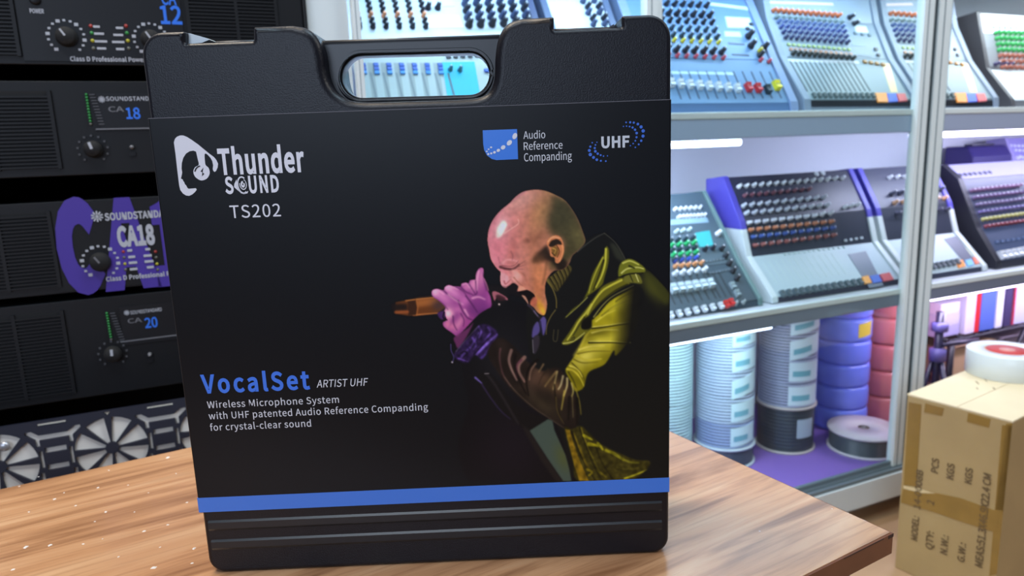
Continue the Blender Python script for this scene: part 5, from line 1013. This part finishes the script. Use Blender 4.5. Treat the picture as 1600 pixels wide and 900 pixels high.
grey_console('grey mixing console with orange, blue and red square buttons left of the upright stiles', 1.127, 1.461, 0)
grey_console('grey mixing console with square coloured buttons standing behind the upright stiles on the upper shelf', 1.475, 1.728, 124)
# far right on the upper shelf
R6 = [((1554 + j * 1.6, 52 + j * 9), (1640 + j * 1.6, 54 + j * 9), 12, 'knob', (60, 176, 96) if j < 4 else (176, 104, 86), 1.05) for j in range(7)] + [((1532, 100), (1575, 102), 5, 'knob', (70, 60, 100), 1.1), ((1552, 43), (1640, 46), 11, 'button', (150, 160, 170), 1.0)]
console('white and grey mixing console with green and brown knobs on the upper shelf', 1.775, 2.16, [(1.10, .056), (1.104, .07), (1.168, .148), (1.192, .235), (1.204, .284)], UP, (100, 102, 108), (74, 72, 76), (None, (206, 218, 224), (140, 144, 150), (226, 234, 240)), R6,
        [('name_bar', [(1540, 23), (1640, 31), (1640, 38), (1541, 30)], (250, 252, 255), .001), ('dark_strip', [(1546, 104), (1640, 106), (1640, 112), (1548, 110)], (110, 112, 118), .0006)])
# ---- lower shelf
R7 = [((1053, 329), (1092, 326), 6, 'knob', WH, .8), ((1059, 341), (1099, 338), 8, 'knob', WH, .8), ((1055, 364), (1075, 361), 3, 'knob', (200, 220, 220), .9), ((1120, 367), (1121, 367), 1, 'knob', WH, 1.2)]
R7 += [((1046 + j * 1.5, 378 + j * 7.5), (1081 + j * 1.5, 374 + j * 7.5), 4, 'knob', (40, 60, 70) if j % 2 == 0 else (48, 176, 104), 1.05) for j in range(5)]
R7 += [((1053, 409), (1086, 405), 4, 'knob', (60, 90, 190), 1), ((1054, 418), (1094, 413), 5, 'knob', (206, 140, 90), 1), ((1053, 430), (1099, 424), 5, 'knob', WH, 1.1), ((1050, 453), (1108, 445), 6, 'fader_cap', (206, 222, 226), 1.3), ((1047, 494), (1125, 479), 7, 'fader_cap', WH, .9, 1), ((1133, 477), (1141, 474), 2, 'fader_cap', (226, 54, 52), 1.0, 1), ((1148, 476), (1160, 474), 2, 'knob', (150, 160, 160), .8, 1), ((1100, 391), (1112, 389), 2, 'knob', BK, 1.1), ((1126, 390), (1150, 437), 5, 'knob', (40, 44, 50), 1.1), ((1143, 448), (1150, 460), 2, 'fader_cap', (150, 166, 168), 1), ((1103, 410), (1135, 404), 7, 'button', (96, 110, 118), .7), ((1108, 428), (1138, 422), 7, 'button', (96, 110, 118), .7)]
console('dark mixing console with a small teal screen and green knobs beside the case', .70, 1.036, [(1.10, -.331), (1.102, -.320), (1.1675, -.252), (1.284, -.108)], LO, (56, 72, 84), (104, 132, 130), (None, (62, 78, 88), (74, 92, 102)), R7,
        [('screen', [(1085, 365), (1108, 361), (1114, 384), (1092, 387)], (60, 172, 172), .001), ('label_strip', [(1047, 344), (1104, 340), (1107, 348), (1047, 352)], (140, 170, 184), .0004)], [((1054, 475), (1118, 466), 7, .16, .80, (34, 44, 50)), ((1123, 462), (1140, 458), 3, .16, .80, (34, 44, 50))], .010)
def two_tone(label, w0, w1, rows, patches, slots, cheekc=(206, 214, 214)):
    return console(label, w0, w1, [(1.10, -.331), (1.102, -.322), (1.180, -.246), (1.204, -.172), (1.262, -.078)], LO, (50, 54, 72), cheekc, (None, (176, 192, 196), (46, 51, 66), (48, 50, 70)), rows, patches, slots, .016, split=(.145, (82, 74, 178)))
R8 = [((1153, 293), (1314, 280), 15, 'knob', WH, .95), ((1275, 272), (1285, 271), 2, 'jack', WH, 1), ((1162, 307), (1262, 297), 10, 'knob', (120, 70, 80), .9), ((1160, 323), (1285, 310), 11, 'knob', (190, 196, 204), 1), ((1164, 335), (1290, 322), 11, 'knob', (186, 192, 200), 1), ((1168, 349), (1295, 335), 11, 'knob', (196, 200, 206), 1), ((1171, 360), (1296, 347), 11, 'knob', (186, 116, 76), 1), ((1175, 371), (1298, 357), 11, 'knob', (56, 84, 150), 1), ((1178, 384), (1300, 368), 11, 'knob', (140, 78, 70), 1), ((1318, 325), (1338, 321), 3, 'knob', WH, .9), ((1320, 376), (1345, 372), 4, 'button', WH, .8)]
R8 += [((1221, 461), (1342, 442), 13, 'fader_cap', (84, 100, 106), 1), ((1225, 398), (1318, 387), 13, 'button', (178, 196, 196), .7)]
def blocks(pts): return [('button_block', q, c, .003) for q, c in pts]
two_tone('mixing console with purple upper cheeks over a white fader panel, middle of the lower shelf', 1.061, 1.457, R8,
         [('dark_block', [(1324, 398), (1352, 393), (1380, 447), (1358, 451)], (96, 108, 122), .0008)] + blocks([([(1345, 434), (1355, 432), (1361, 443), (1350, 445)], (240, 160, 60)), ([(1357, 433), (1371, 430), (1377, 441), (1363, 444)], (48, 100, 196)), ([(1373, 430), (1388, 427), (1395, 438), (1379, 441)], (206, 66, 66))]), [((1200, 440), (1318, 424), 13, .30, .85, (182, 198, 197))])
R9 = [((1388, 279), (1470, 272), 8, 'knob', WH, .95), ((1392, 304), (1480, 296), 8, 'knob', (60, 64, 84), 1.2), ((1396, 318), (1486, 310), 8, 'knob', (206, 160, 120), 1.1), ((1400, 334), (1490, 326), 8, 'knob', (70, 70, 90), 1.1), ((1456, 418), (1494, 411), 6, 'fader_cap', (96, 104, 110), 1)]
two_tone('mixing console with white fader panel behind the upright stiles on the lower shelf', 1.472, 1.742, R9,
         [('dark_block', [(1474, 374), (1496, 369), (1522, 407), (1506, 411)], (70, 76, 96), .0008), ('paper_tag', [(1492, 383), (1538, 384), (1540, 396), (1505, 402)], (222, 226, 190), .0006)] + blocks([([(1492, 410), (1502, 407), (1507, 417), (1497, 420)], (244, 150, 60)), ([(1506, 408), (1516, 406), (1521, 415), (1511, 418)], (120, 180, 220)), ([(1518, 404), (1532, 401), (1537, 411), (1523, 414)], (236, 120, 90))]), [])
R10 = [((1516 + j * 4.5, 299 + j * 11.2), (1590 + j * 4.5, 291 + j * 10.6), 12, 'knob', c, 1.0) for j, c in enumerate(((120, 90, 120), (104, 84, 120), (110, 100, 130), (100, 92, 140), (180, 180, 110), (130, 60, 70)))] + [((1562, 400), (1640, 386), 10, 'fader_cap', WH, 1.4), ((1556, 379), (1640, 366), 11, 'button', (90, 106, 136), 1.0)]
console('dark mixing console with a white jack strip on top, far right of the lower shelf', 1.775, 2.19, [(1.10, -.331), (1.102, -.316), (1.158, -.238), (1.216, -.118), (1.262, -.082)], LO, (40, 40, 54), (34, 34, 44), (None, (52, 66, 92), (56, 62, 84), (150, 148, 182)), R10 + [((1492, 275), (1546, 270), 8, 'jack', (60, 60, 70), 1.0, 3)], [], [], .02)
console('lavender console leaning behind the dark one at the far right of the lower shelf', 2.25, 2.50, [(1.34, -.332), (1.344, -.25), (1.368, -.105), (1.405, -.022)], LO, (120, 112, 176), (150, 142, 200), (None, (104, 98, 160), (138, 130, 196)),
        [((1572, 228), (1640, 230), 12, 'button', WH, .9), ((1574, 235), (1640, 237), 12, 'button', WH, .9), ((1580, 247), (1640, 249), 8, 'knob', WH, 1.0)])
eq = thing('equipment_case', 'dark violet equipment case standing behind the dark console on the lower shelf', 'case', wall(2.14, 1.405, LO), WA)
mb = MB(); mb.prism([(-.045, 0), (-.045, .262), (-.025, .292), (.045, .292), (.045, 0)], -.088, .088, C(48, 38, 104, .45)); mb.build('body', eq, bevel=.006, seg=3)
mb = MB(); mb.box(-.05, .05, -.012, .012, .2925, .298, C(30, 26, 60, .4)); mb.build('carry_strap', eq)
# ================================================================== cable rolls, drums and the things on the cabinet floor
FLZ = -.7515
def floor_pt(px, py, z):
    d = ray(px, py); q = d * (z / d.z); return q.dot(WD), q.dot(WM)
def upright_pt(px, w_n): pass
m_clear = {}
def ridged(r, h, n, amp, ri):
    pr = [(ri, 0), (r - amp, 0)]
    for k in range(n):
        for q in (0, .25, .5, .75): pr.append((r - amp + amp * math.sin(math.pi * q), h * (k + q) / n))
    return pr + [(r - amp, h), (ri, h), (ri, 0)]
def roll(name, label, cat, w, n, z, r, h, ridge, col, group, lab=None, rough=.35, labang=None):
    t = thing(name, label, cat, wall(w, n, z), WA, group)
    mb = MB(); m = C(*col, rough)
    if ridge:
        mv = C(*[int(v * .30) for v in col], .6); pr = ridged(r, h, ridge, r * .055, r * .45); mb.lathe([(r * .45, .0006), (r * .982, .0006), (r * .982, h - .0006), (r * .45, h - .0006)], mv, 40, close=False)  # darker core between the turns: shade of the valleys put into the colour
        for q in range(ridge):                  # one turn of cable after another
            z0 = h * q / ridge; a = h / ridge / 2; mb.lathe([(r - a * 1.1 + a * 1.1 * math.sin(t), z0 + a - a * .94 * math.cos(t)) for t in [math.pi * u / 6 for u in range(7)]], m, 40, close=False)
    else:
        e = r * .12; mb.lathe([(r * .42, e * .3), (r * .5, 0), (r - e, 0), (r - e * .3, e * .3), (r, e * 1.2), (r, h - e * 1.2), (r - e * .3, h - e * .3), (r - e, h), (r * .5, h), (r * .42, h - e * .3), (r * .42, e * .3)], m, 40, close=False)
    mb.build('coil', t)
    if lab:
        a0, a1, z0, z1, c, tilt = lab; mb = MB(); N_ = 10; R_ = r * 1.012; vs = []; fs = []
        for k in range(N_ + 1):
            a = math.radians(a0 + (a1 - a0) * k / N_); dz = tilt * (k / N_ - .5) * h
            for zc, rr in ((z0, R_), (z1, R_), (z1, R_ - .001), (z0, R_ - .001)): vs.append((rr * math.cos(a), rr * math.sin(a), h * zc + dz))
        for k in range(N_):
            b = 4 * k
            for i in range(4): fs.append((b + i, b + (i + 1) % 4, b + 4 + (i + 1) % 4, b + 4 + i))
        mb.add(vs, fs, C(*c, .4), False); bm_ = (lambda mm: mm)
        cb = MB(); vs = []; fs = []
        if len(c) == 3 and c != (226, 190, 60):
            for k in range(N_ + 1):
                a = math.radians(a0 + (a1 - a0) * (.1 + .55 * k / N_)); dz = tilt * ((.1 + .55 * k / N_) - .5) * h
                for zc in (z0 + (z1 - z0) * .25, z0 + (z1 - z0) * .55): vs.append((R_ * 1.004 * math.cos(a), R_ * 1.004 * math.sin(a), h * zc + dz))
            for k in range(N_): fs.append((2 * k, 2 * k + 1, 2 * k + 3, 2 * k + 2))
            mb.add(vs, fs, C(120, 176, 190, .4), False)
        mb.build('paper_label', t)
    return t
def drum(label, w, n, z, r, h, col, fl, hole=True, group='cable drums', tagged=False):
    t = thing('cable_drum', label, 'cable drum', wall(w, n, z), WA, group)
    for z0 in (0, h - .005):
        mb = MB(); mb.lathe([(r * .1, z0), (r, z0), (r, z0 + .005), (r * .1, z0 + .005), (r * .1, z0)], C(*fl, .6), 44, close=False)
        if z0 > 0:
            mb.lathe([(r * .1, z0 + .0052), (r * .16, z0 + .0052), (r * .16, z0 + .003), (r * .1, z0 + .003), (r * .1, z0 + .0052)], C(90, 70, 60, .6), 20, close=False)
        mb.build('flange', t)
    mb = MB(); mb.lathe([(r * .1, .004)] + [(r * .93 + r * .015 * math.sin(k * math.pi / 2 + .7), .0052 + (h - .0104) * k / 48) for k in range(49)] + [(r * .1, h - .004)], C(*col, .35), 44, close=False); mb.build('winding', t)
    if tagged:
        mb = MB(); R_ = r * .955; A = [math.radians(-112 + 5 * k) for k in range(9)]; mb.add([(R_ * math.cos(a), R_ * math.sin(a), h * zc) for zc in (.35, .75) for a in A], [(k, k + 1, k + 10, k + 9) for k in range(8)], C(176, 186, 196, .4)); mb.build('paper_label', t)
    return t
# drum in the middle, with the white coils standing on it
wd_, nd_ = 1.284, 1.270
hD = .118
drum('black cable drum with pale rims under the grey-white cable rolls', wd_, nd_, FLZ, .071, hD, (58, 64, 72), (206, 190, 184), tagged=True)
ST = ('cable rolls with paper labels',)
zc = FLZ + hD
for k, nm in enumerate(('lowest', 'second', 'third', 'topmost')):
    roll('cable_roll', 'grey-white ridged cable roll with a paper label, %s of the stack on the black drum' % nm, 'cable roll', wd_, nd_, zc, .068, .060 if k < 3 else .056, 8, (176, 178, 206), 'labelled cable rolls', (-132, -62 + (6 if k == 3 else 0), .12, .9, (216, 228, 236), .0 if k < 2 else .3), .3)
    zc += .0605
# left stack on its own low drum
w1_, n1_ = 1.098, 1.278; hE = .05
drum('dark cable drum with pale rims under the tall pale stack of cable rolls', w1_, n1_, FLZ, .072, hE, (74, 84, 104), (196, 204, 210))
zc = FLZ + hE
for k, nm in enumerate(('lowest', 'second from bottom', 'third from bottom', 'fourth from bottom', 'topmost')):
    roll('cable_roll', 'pale blue-white ridged cable roll, %s in the stack nearest the carrying case' % nm, 'cable roll', w1_, n1_, zc, .068, .060 if k < 4 else .050, 8, (150, 168, 206) if k == 0 else (188, 204, 224), 'labelled cable rolls', (-118, -60, .15, .9, (206, 228, 232), (.1, .1, .3, .1, .1)[k]), .3)
    zc += .0605
w0_, n0_ = .965, 1.335
zc = FLZ
for k, nm in enumerate(('bottom', 'lower middle', 'upper middle', 'top')):
    roll('cable_roll', 'pale teal cable roll half hidden by the case edge, %s of its stack' % nm, 'cable roll', w0_, n0_, zc, .066, .075, 10, (186, 214, 216), 'pale teal cable rolls', None, .3); zc += .0755
# blue and red stacks
w2_, n2_ = 1.502, 1.30; zc = FLZ
for k, nm in enumerate(('lowest', 'second from bottom', 'third from bottom', 'fourth from bottom', 'fifth from bottom', 'topmost')):
    roll('cable_roll', 'shiny blue cable roll, %s in the blue stack' % nm, 'cable roll', w2_, n2_, zc, .068, .060, 0, (120, 132, 236), 'blue cable rolls', (-108, -72, .25, .85, (226, 190, 60), .1) if k == 4 else None, .18); zc += .0603
w3_, n3_ = 1.655, 1.285; zc = FLZ
for k, nm in enumerate(('lowest', 'second from bottom', 'third from bottom', 'fourth from bottom', 'topmost')):
    roll('cable_roll', 'shiny red cable roll, %s in the red stack' % nm, 'cable roll', w3_, n3_, zc, .070, .071, 0, (232, 124, 124), 'red cable rolls', None, .18); zc += .0714
drum('flat cable drum with a broad pale lid in front of the red stack', 1.432, 1.164, FLZ, .082, .052, (78, 84, 92), (214, 196, 202))
# ---- right-hand compartment: a black wire rack with boxed goods, cartons below
bx = thing('storage_rack', 'black tubular rack standing behind the right-hand compartment of the cabinet', 'rack', wall(2.13, 1.27, FLZ), WA)
mk2 = mat('rack_tube', (30, 28, 40), .4); hR = .215
for sx, sy in ((-.36, -.08), (.36, -.08), (-.36, .12), (.36, .12), (0, -.08)):
    mb = MB(); mb.tube((sx, sy, 0), (sx, sy, hR), .009, mk2); mb.build('post', bx)
for z in (.09, hR):
    mb = MB()
    for sy in (-.08, .12): mb.tube((-.37, sy, z), (.37, sy, z), .006, mk2)
    for k in range(13): mb.tube((-.36 + .06 * k, -.08, z), (-.36 + .06 * k, .12, z), .003, mk2)
    mb.build('wire_shelf', bx)
mb = MB(); mb.tube((-.16, -.085, .03), (-.06, -.085, hR), .006, mk2); mb.build('brace', bx)
def carton(name, label, cat, w, n, z, sx, sy, sz, col, trim=None, ang=0.0, group=None):
    t = thing(name, label, cat, wall(w, n, z), WA + ang, group)
    mb = MB(); mb.box(-sx / 2, sx / 2, -sy / 2, sy / 2, 0, sz, C(*col, .5)); mb.build('body', t, bevel=.0015)
    if trim:
        mb = MB(); mb.box(-sx / 2 + sx * trim[0], -sx / 2 + sx * trim[1], -sy / 2 - .001, sy / 2 + .001, -.0003 + .001, sz + .001, C(*trim[2], .5)); mb.build('coloured_edge', t)
    return t
zt = FLZ + hR + .0065
G = 'boxed goods on the black rack'
for k in range(3):
    carton('flat_box', ('lavender-white flat box, %s of the pile on the black rack' % ('bottom', 'middle', 'top')[k]), 'box', 1.786, 1.285, zt + k * .0305, .085 - .005 * k, .15, .03, [(176, 168, 206), (200, 192, 222), (216, 208, 232)][k], None, 0, G)
x = 1.835
for sx, sz, col, tr, lb in ((.055, .125, (222, 210, 230), (.68, 1.0, (206, 34, 48)), 'pale upright box with a red edge on the black rack'), (.06, .120, (84, 108, 190), None, 'blue upright box beside the red-edged one on the black rack'), (.028, .122, (226, 224, 240), None, 'thin white upright box right of the blue box on the black rack'),
                            (.03, .118, (64, 54, 96), None, 'dark violet upright box between the white boxes on the black rack'), (.06, .126, (206, 206, 236), (.0, .12, (190, 60, 90)), 'white upright box with a dark pink edge on the black rack'), (.05, .124, (210, 60, 110), None, 'pink upright box near the right end of the black rack'), (.05, .12, (214, 206, 232), None, 'lavender upright box at the right end of the black rack')):
    carton('upright_box', lb, 'box', x + sx / 2, 1.275, zt, sx, .15, sz, col, tr, 0, G); x += sx + .006
mcb = (168, 132, 92)
carton('storage_carton', 'brown carton at the left under the black rack in the right compartment', 'carton', 1.85, 1.325, FLZ + .0001, .14, .10, .075, mcb)
carton('storage_carton', 'tan carton in the middle under the black rack in the right compartment', 'carton', 2.02, 1.325, FLZ + .0001, .15, .10, .078, (196, 160, 116))
carton('storage_carton', 'orange-brown carton at the right under the black rack in the right compartment', 'carton', 2.20, 1.325, FLZ + .0001, .14, .10, .07, (176, 112, 76))
carton('storage_carton', 'tan carton on the middle tier of the black rack', 'carton', 1.90, 1.29, FLZ + .0966, .20, .15, .085, (188, 156, 120))
carton('storage_carton', 'grey carton on the middle tier of the black rack', 'carton', 2.15, 1.29, FLZ + .0966, .22, .15, .08, (150, 140, 150))
st = thing('folded_stand', 'black folded tripod stand just right of the upright stiles inside the cabinet', 'stand', wall(1.625, 1.125, FLZ), WA)
ms_ = mat('stand_black', (40, 36, 58), .3)
mb = MB(); mb.tube((0, 0, .02), (0, 0, .325), .010, ms_); mb.build('pole', st)
for z0, z1 in ((.05, .085), (.20, .235), (.275, .30)):
    mb = MB(); mb.lathe([(.010, z0), (.019, z0 + .003), (.019, z1 - .003), (.010, z1)], mat('stand_collar', (92, 84, 140), .35), 20); mb.build('collar', st)
for a in (.5, 2.6, 4.7):
    mb = MB(); mb.tube((.012 * math.cos(a), .012 * math.sin(a), .20), (.055 * math.cos(a), .055 * math.sin(a), .008), .006, ms_); mb.lathe([(.008, 0), (.008, .014), (.005, .016)], ms_, 10, Matrix.Translation((.055 * math.cos(a), .055 * math.sin(a), 0))); mb.build('leg', st)
mb = MB(); mb.tube((.0, -.012, .245), (.13, -.012, .238), .006, ms_); mb.build('boom_arm', st)
# ================================================================== the big carton and the roll of tape
BZ = -.49; sc_ = BZ / -.35
B0 = Vector((.539, .929, 0)) * sc_; B1 = Vector((.609, .821, 0)) * sc_
bd_ = (B1 - B0); bw = bd_.length; bang = math.atan2(bd_.y, bd_.x); BH = CZ + BZ
BF = Frame(Vector((B0.x, B0.y, 0)), bang); bxt = thing('cardboard_carton', 'big brown cardboard carton with printed text standing right of the table', 'carton', BF.loc, bang)
m_cb = mat('cardboard', (166, 140, 94), .7, var=.07, vscale=10, bump=.2, bscale=120); m_cb2 = mat('cardboard_lit_top', (228, 210, 174), .7, var=.05, vscale=9)  # flaps use a paler cardboard: light on the top put into the colour
m_tp = mat('packing_tape', (140, 108, 52), .22, var=.1, vscale=18); m_ct = mat('carton_ink', (96, 74, 44), .7)
BL_ = .30
mb = MB(); mb.box(0, bw, 0, BL_, 0, BH - .003, m_cb); mb.build('body', bxt, bevel=.002)
mb = MB(); mb.box(0, bw * .5 - .0006, 0, BL_, BH - .003, BH, m_cb2); mb.build('top_flap', bxt); mb = MB(); mb.box(bw * .5 + .0006, bw, 0, BL_, BH - .003, BH, m_cb2); mb.build('top_flap', bxt)
def facequad(px): return [BF.hit(x, y, 0) for x, y in px]
tp = MB()
for q in ([(1420, 628), (1440, 632), (1432, 760), (1412, 757)], [(1446, 630), (1475, 638), (1472, 650), (1444, 644)], [(1513, 645), (1548, 655), (1545, 668), (1511, 659)], [(1572, 662), (1584, 660), (1571, 800), (1556, 795)], [(1566, 664), (1592, 668), (1564, 900), (1546, 900)], [(1412, 757), (1462, 770), (1500, 778), (1562, 800), (1556, 832), (1494, 812), (1460, 800), (1408, 785)]):
    P = facequad(q); P = [(min(max(x, .0005), bw - .0005), min(z, BH - .004)) for x, z in P]; tp.poly([P], -.0006 - .0002 * (len(q) % 3), -.0001, m_tp)
tp.build('packing_tape', bxt)
cl = MB(); m_cl = mat('tape_glare', (206, 184, 140), .12)  # pale patch on the tape: glare painted as a colour
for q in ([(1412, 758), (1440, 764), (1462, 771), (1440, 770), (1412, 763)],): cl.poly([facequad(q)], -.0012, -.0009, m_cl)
cl.build('painted_glare', bxt)
def BT(s, p0, p1, h): px_text('print_lettering', BF, bxt, s, p0, p1, h, -.0009, m_ct, turn=True, bold=9, off=.0004)
BT('MODEL:', (1433, 846), (1436, 808), 10); BT('14-0008B', (1436, 796), (1444, 736), 10)
BT('QTY:', (1457, 860), (1459, 832), 11); BT('2', (1459, 790), (1460, 784), 11); BT('PCS', (1465, 740), (1468, 718), 11)
BT('N.W.:', (1480, 868), (1482, 838), 11); BT('KGS', (1489, 750), (1492, 726), 11)
BT('G.W.:', (1507, 880), (1509, 850), 11); BT('KGS', (1517, 757), (1521, 733), 11)
BT('MEAS:51.3X46.9X22.4 CM', (1535, 888), (1549, 742), 12)
tc_ = MB(); 
for (px, py, w, h) in ((1527, 598, .018, .003), (1527, 607, .012, .002), (1553, 607, .012, .003), (1540, 594, .020, .002)):
    d = ray(px, py); q = d * (BZ / d.z); tc_.box(-w / 2, w / 2, -h / 2, h / 2, 0, .0002, mat('carton_stamp', (150, 130, 96), .7), Matrix.Translation((BF.x.dot(q - BF.loc), BF.y.dot(q - BF.loc), BH)) @ Matrix.Rotation(-.9, 4, 'Z'))
tc_.build('stamp_print', bxt)
d = ray(1570, 583); q = d * (BZ / d.z)
tpz = thing('tape_roll', 'white roll of adhesive tape with a red core label lying on the cardboard carton', 'tape', (q.x, q.y, CZ + BZ), .3)
mb = MB(); RT, HT = .0715, .050
mb.lathe([(RT * .56, 0), (RT - .001, 0), (RT, .001), (RT, HT - .001), (RT - .001, HT), (RT * .56, HT), (RT * .56, 0)], mat('tape_white', (214, 222, 222), .3), 48, close=False); mb.build('wound_tape', tpz)
mb = MB(); mb.lathe([(RT * .46, .001), (RT * .56, .001), (RT * .56, HT - .0005), (RT * .46, HT - .0005), (RT * .46, .001)], mat('core_card', (200, 170, 140), .7), 40, close=False); mb.build('core', tpz)
mb = MB(); mb.lathe([(0.0005, HT - .004), (RT * .52, HT - .004), (RT * .52, HT + .0004), (.0005, HT + .0004)], mat('core_label_red', (196, 62, 60), .5), 40); mb.lathe([(.0005, HT + .0003), (RT * .20, HT + .0003), (RT * .20, HT + .0008), (.0005, HT + .0008)], mat('core_label_pale', (214, 150, 140), .5), 24); mb.build('core_label', tpz)
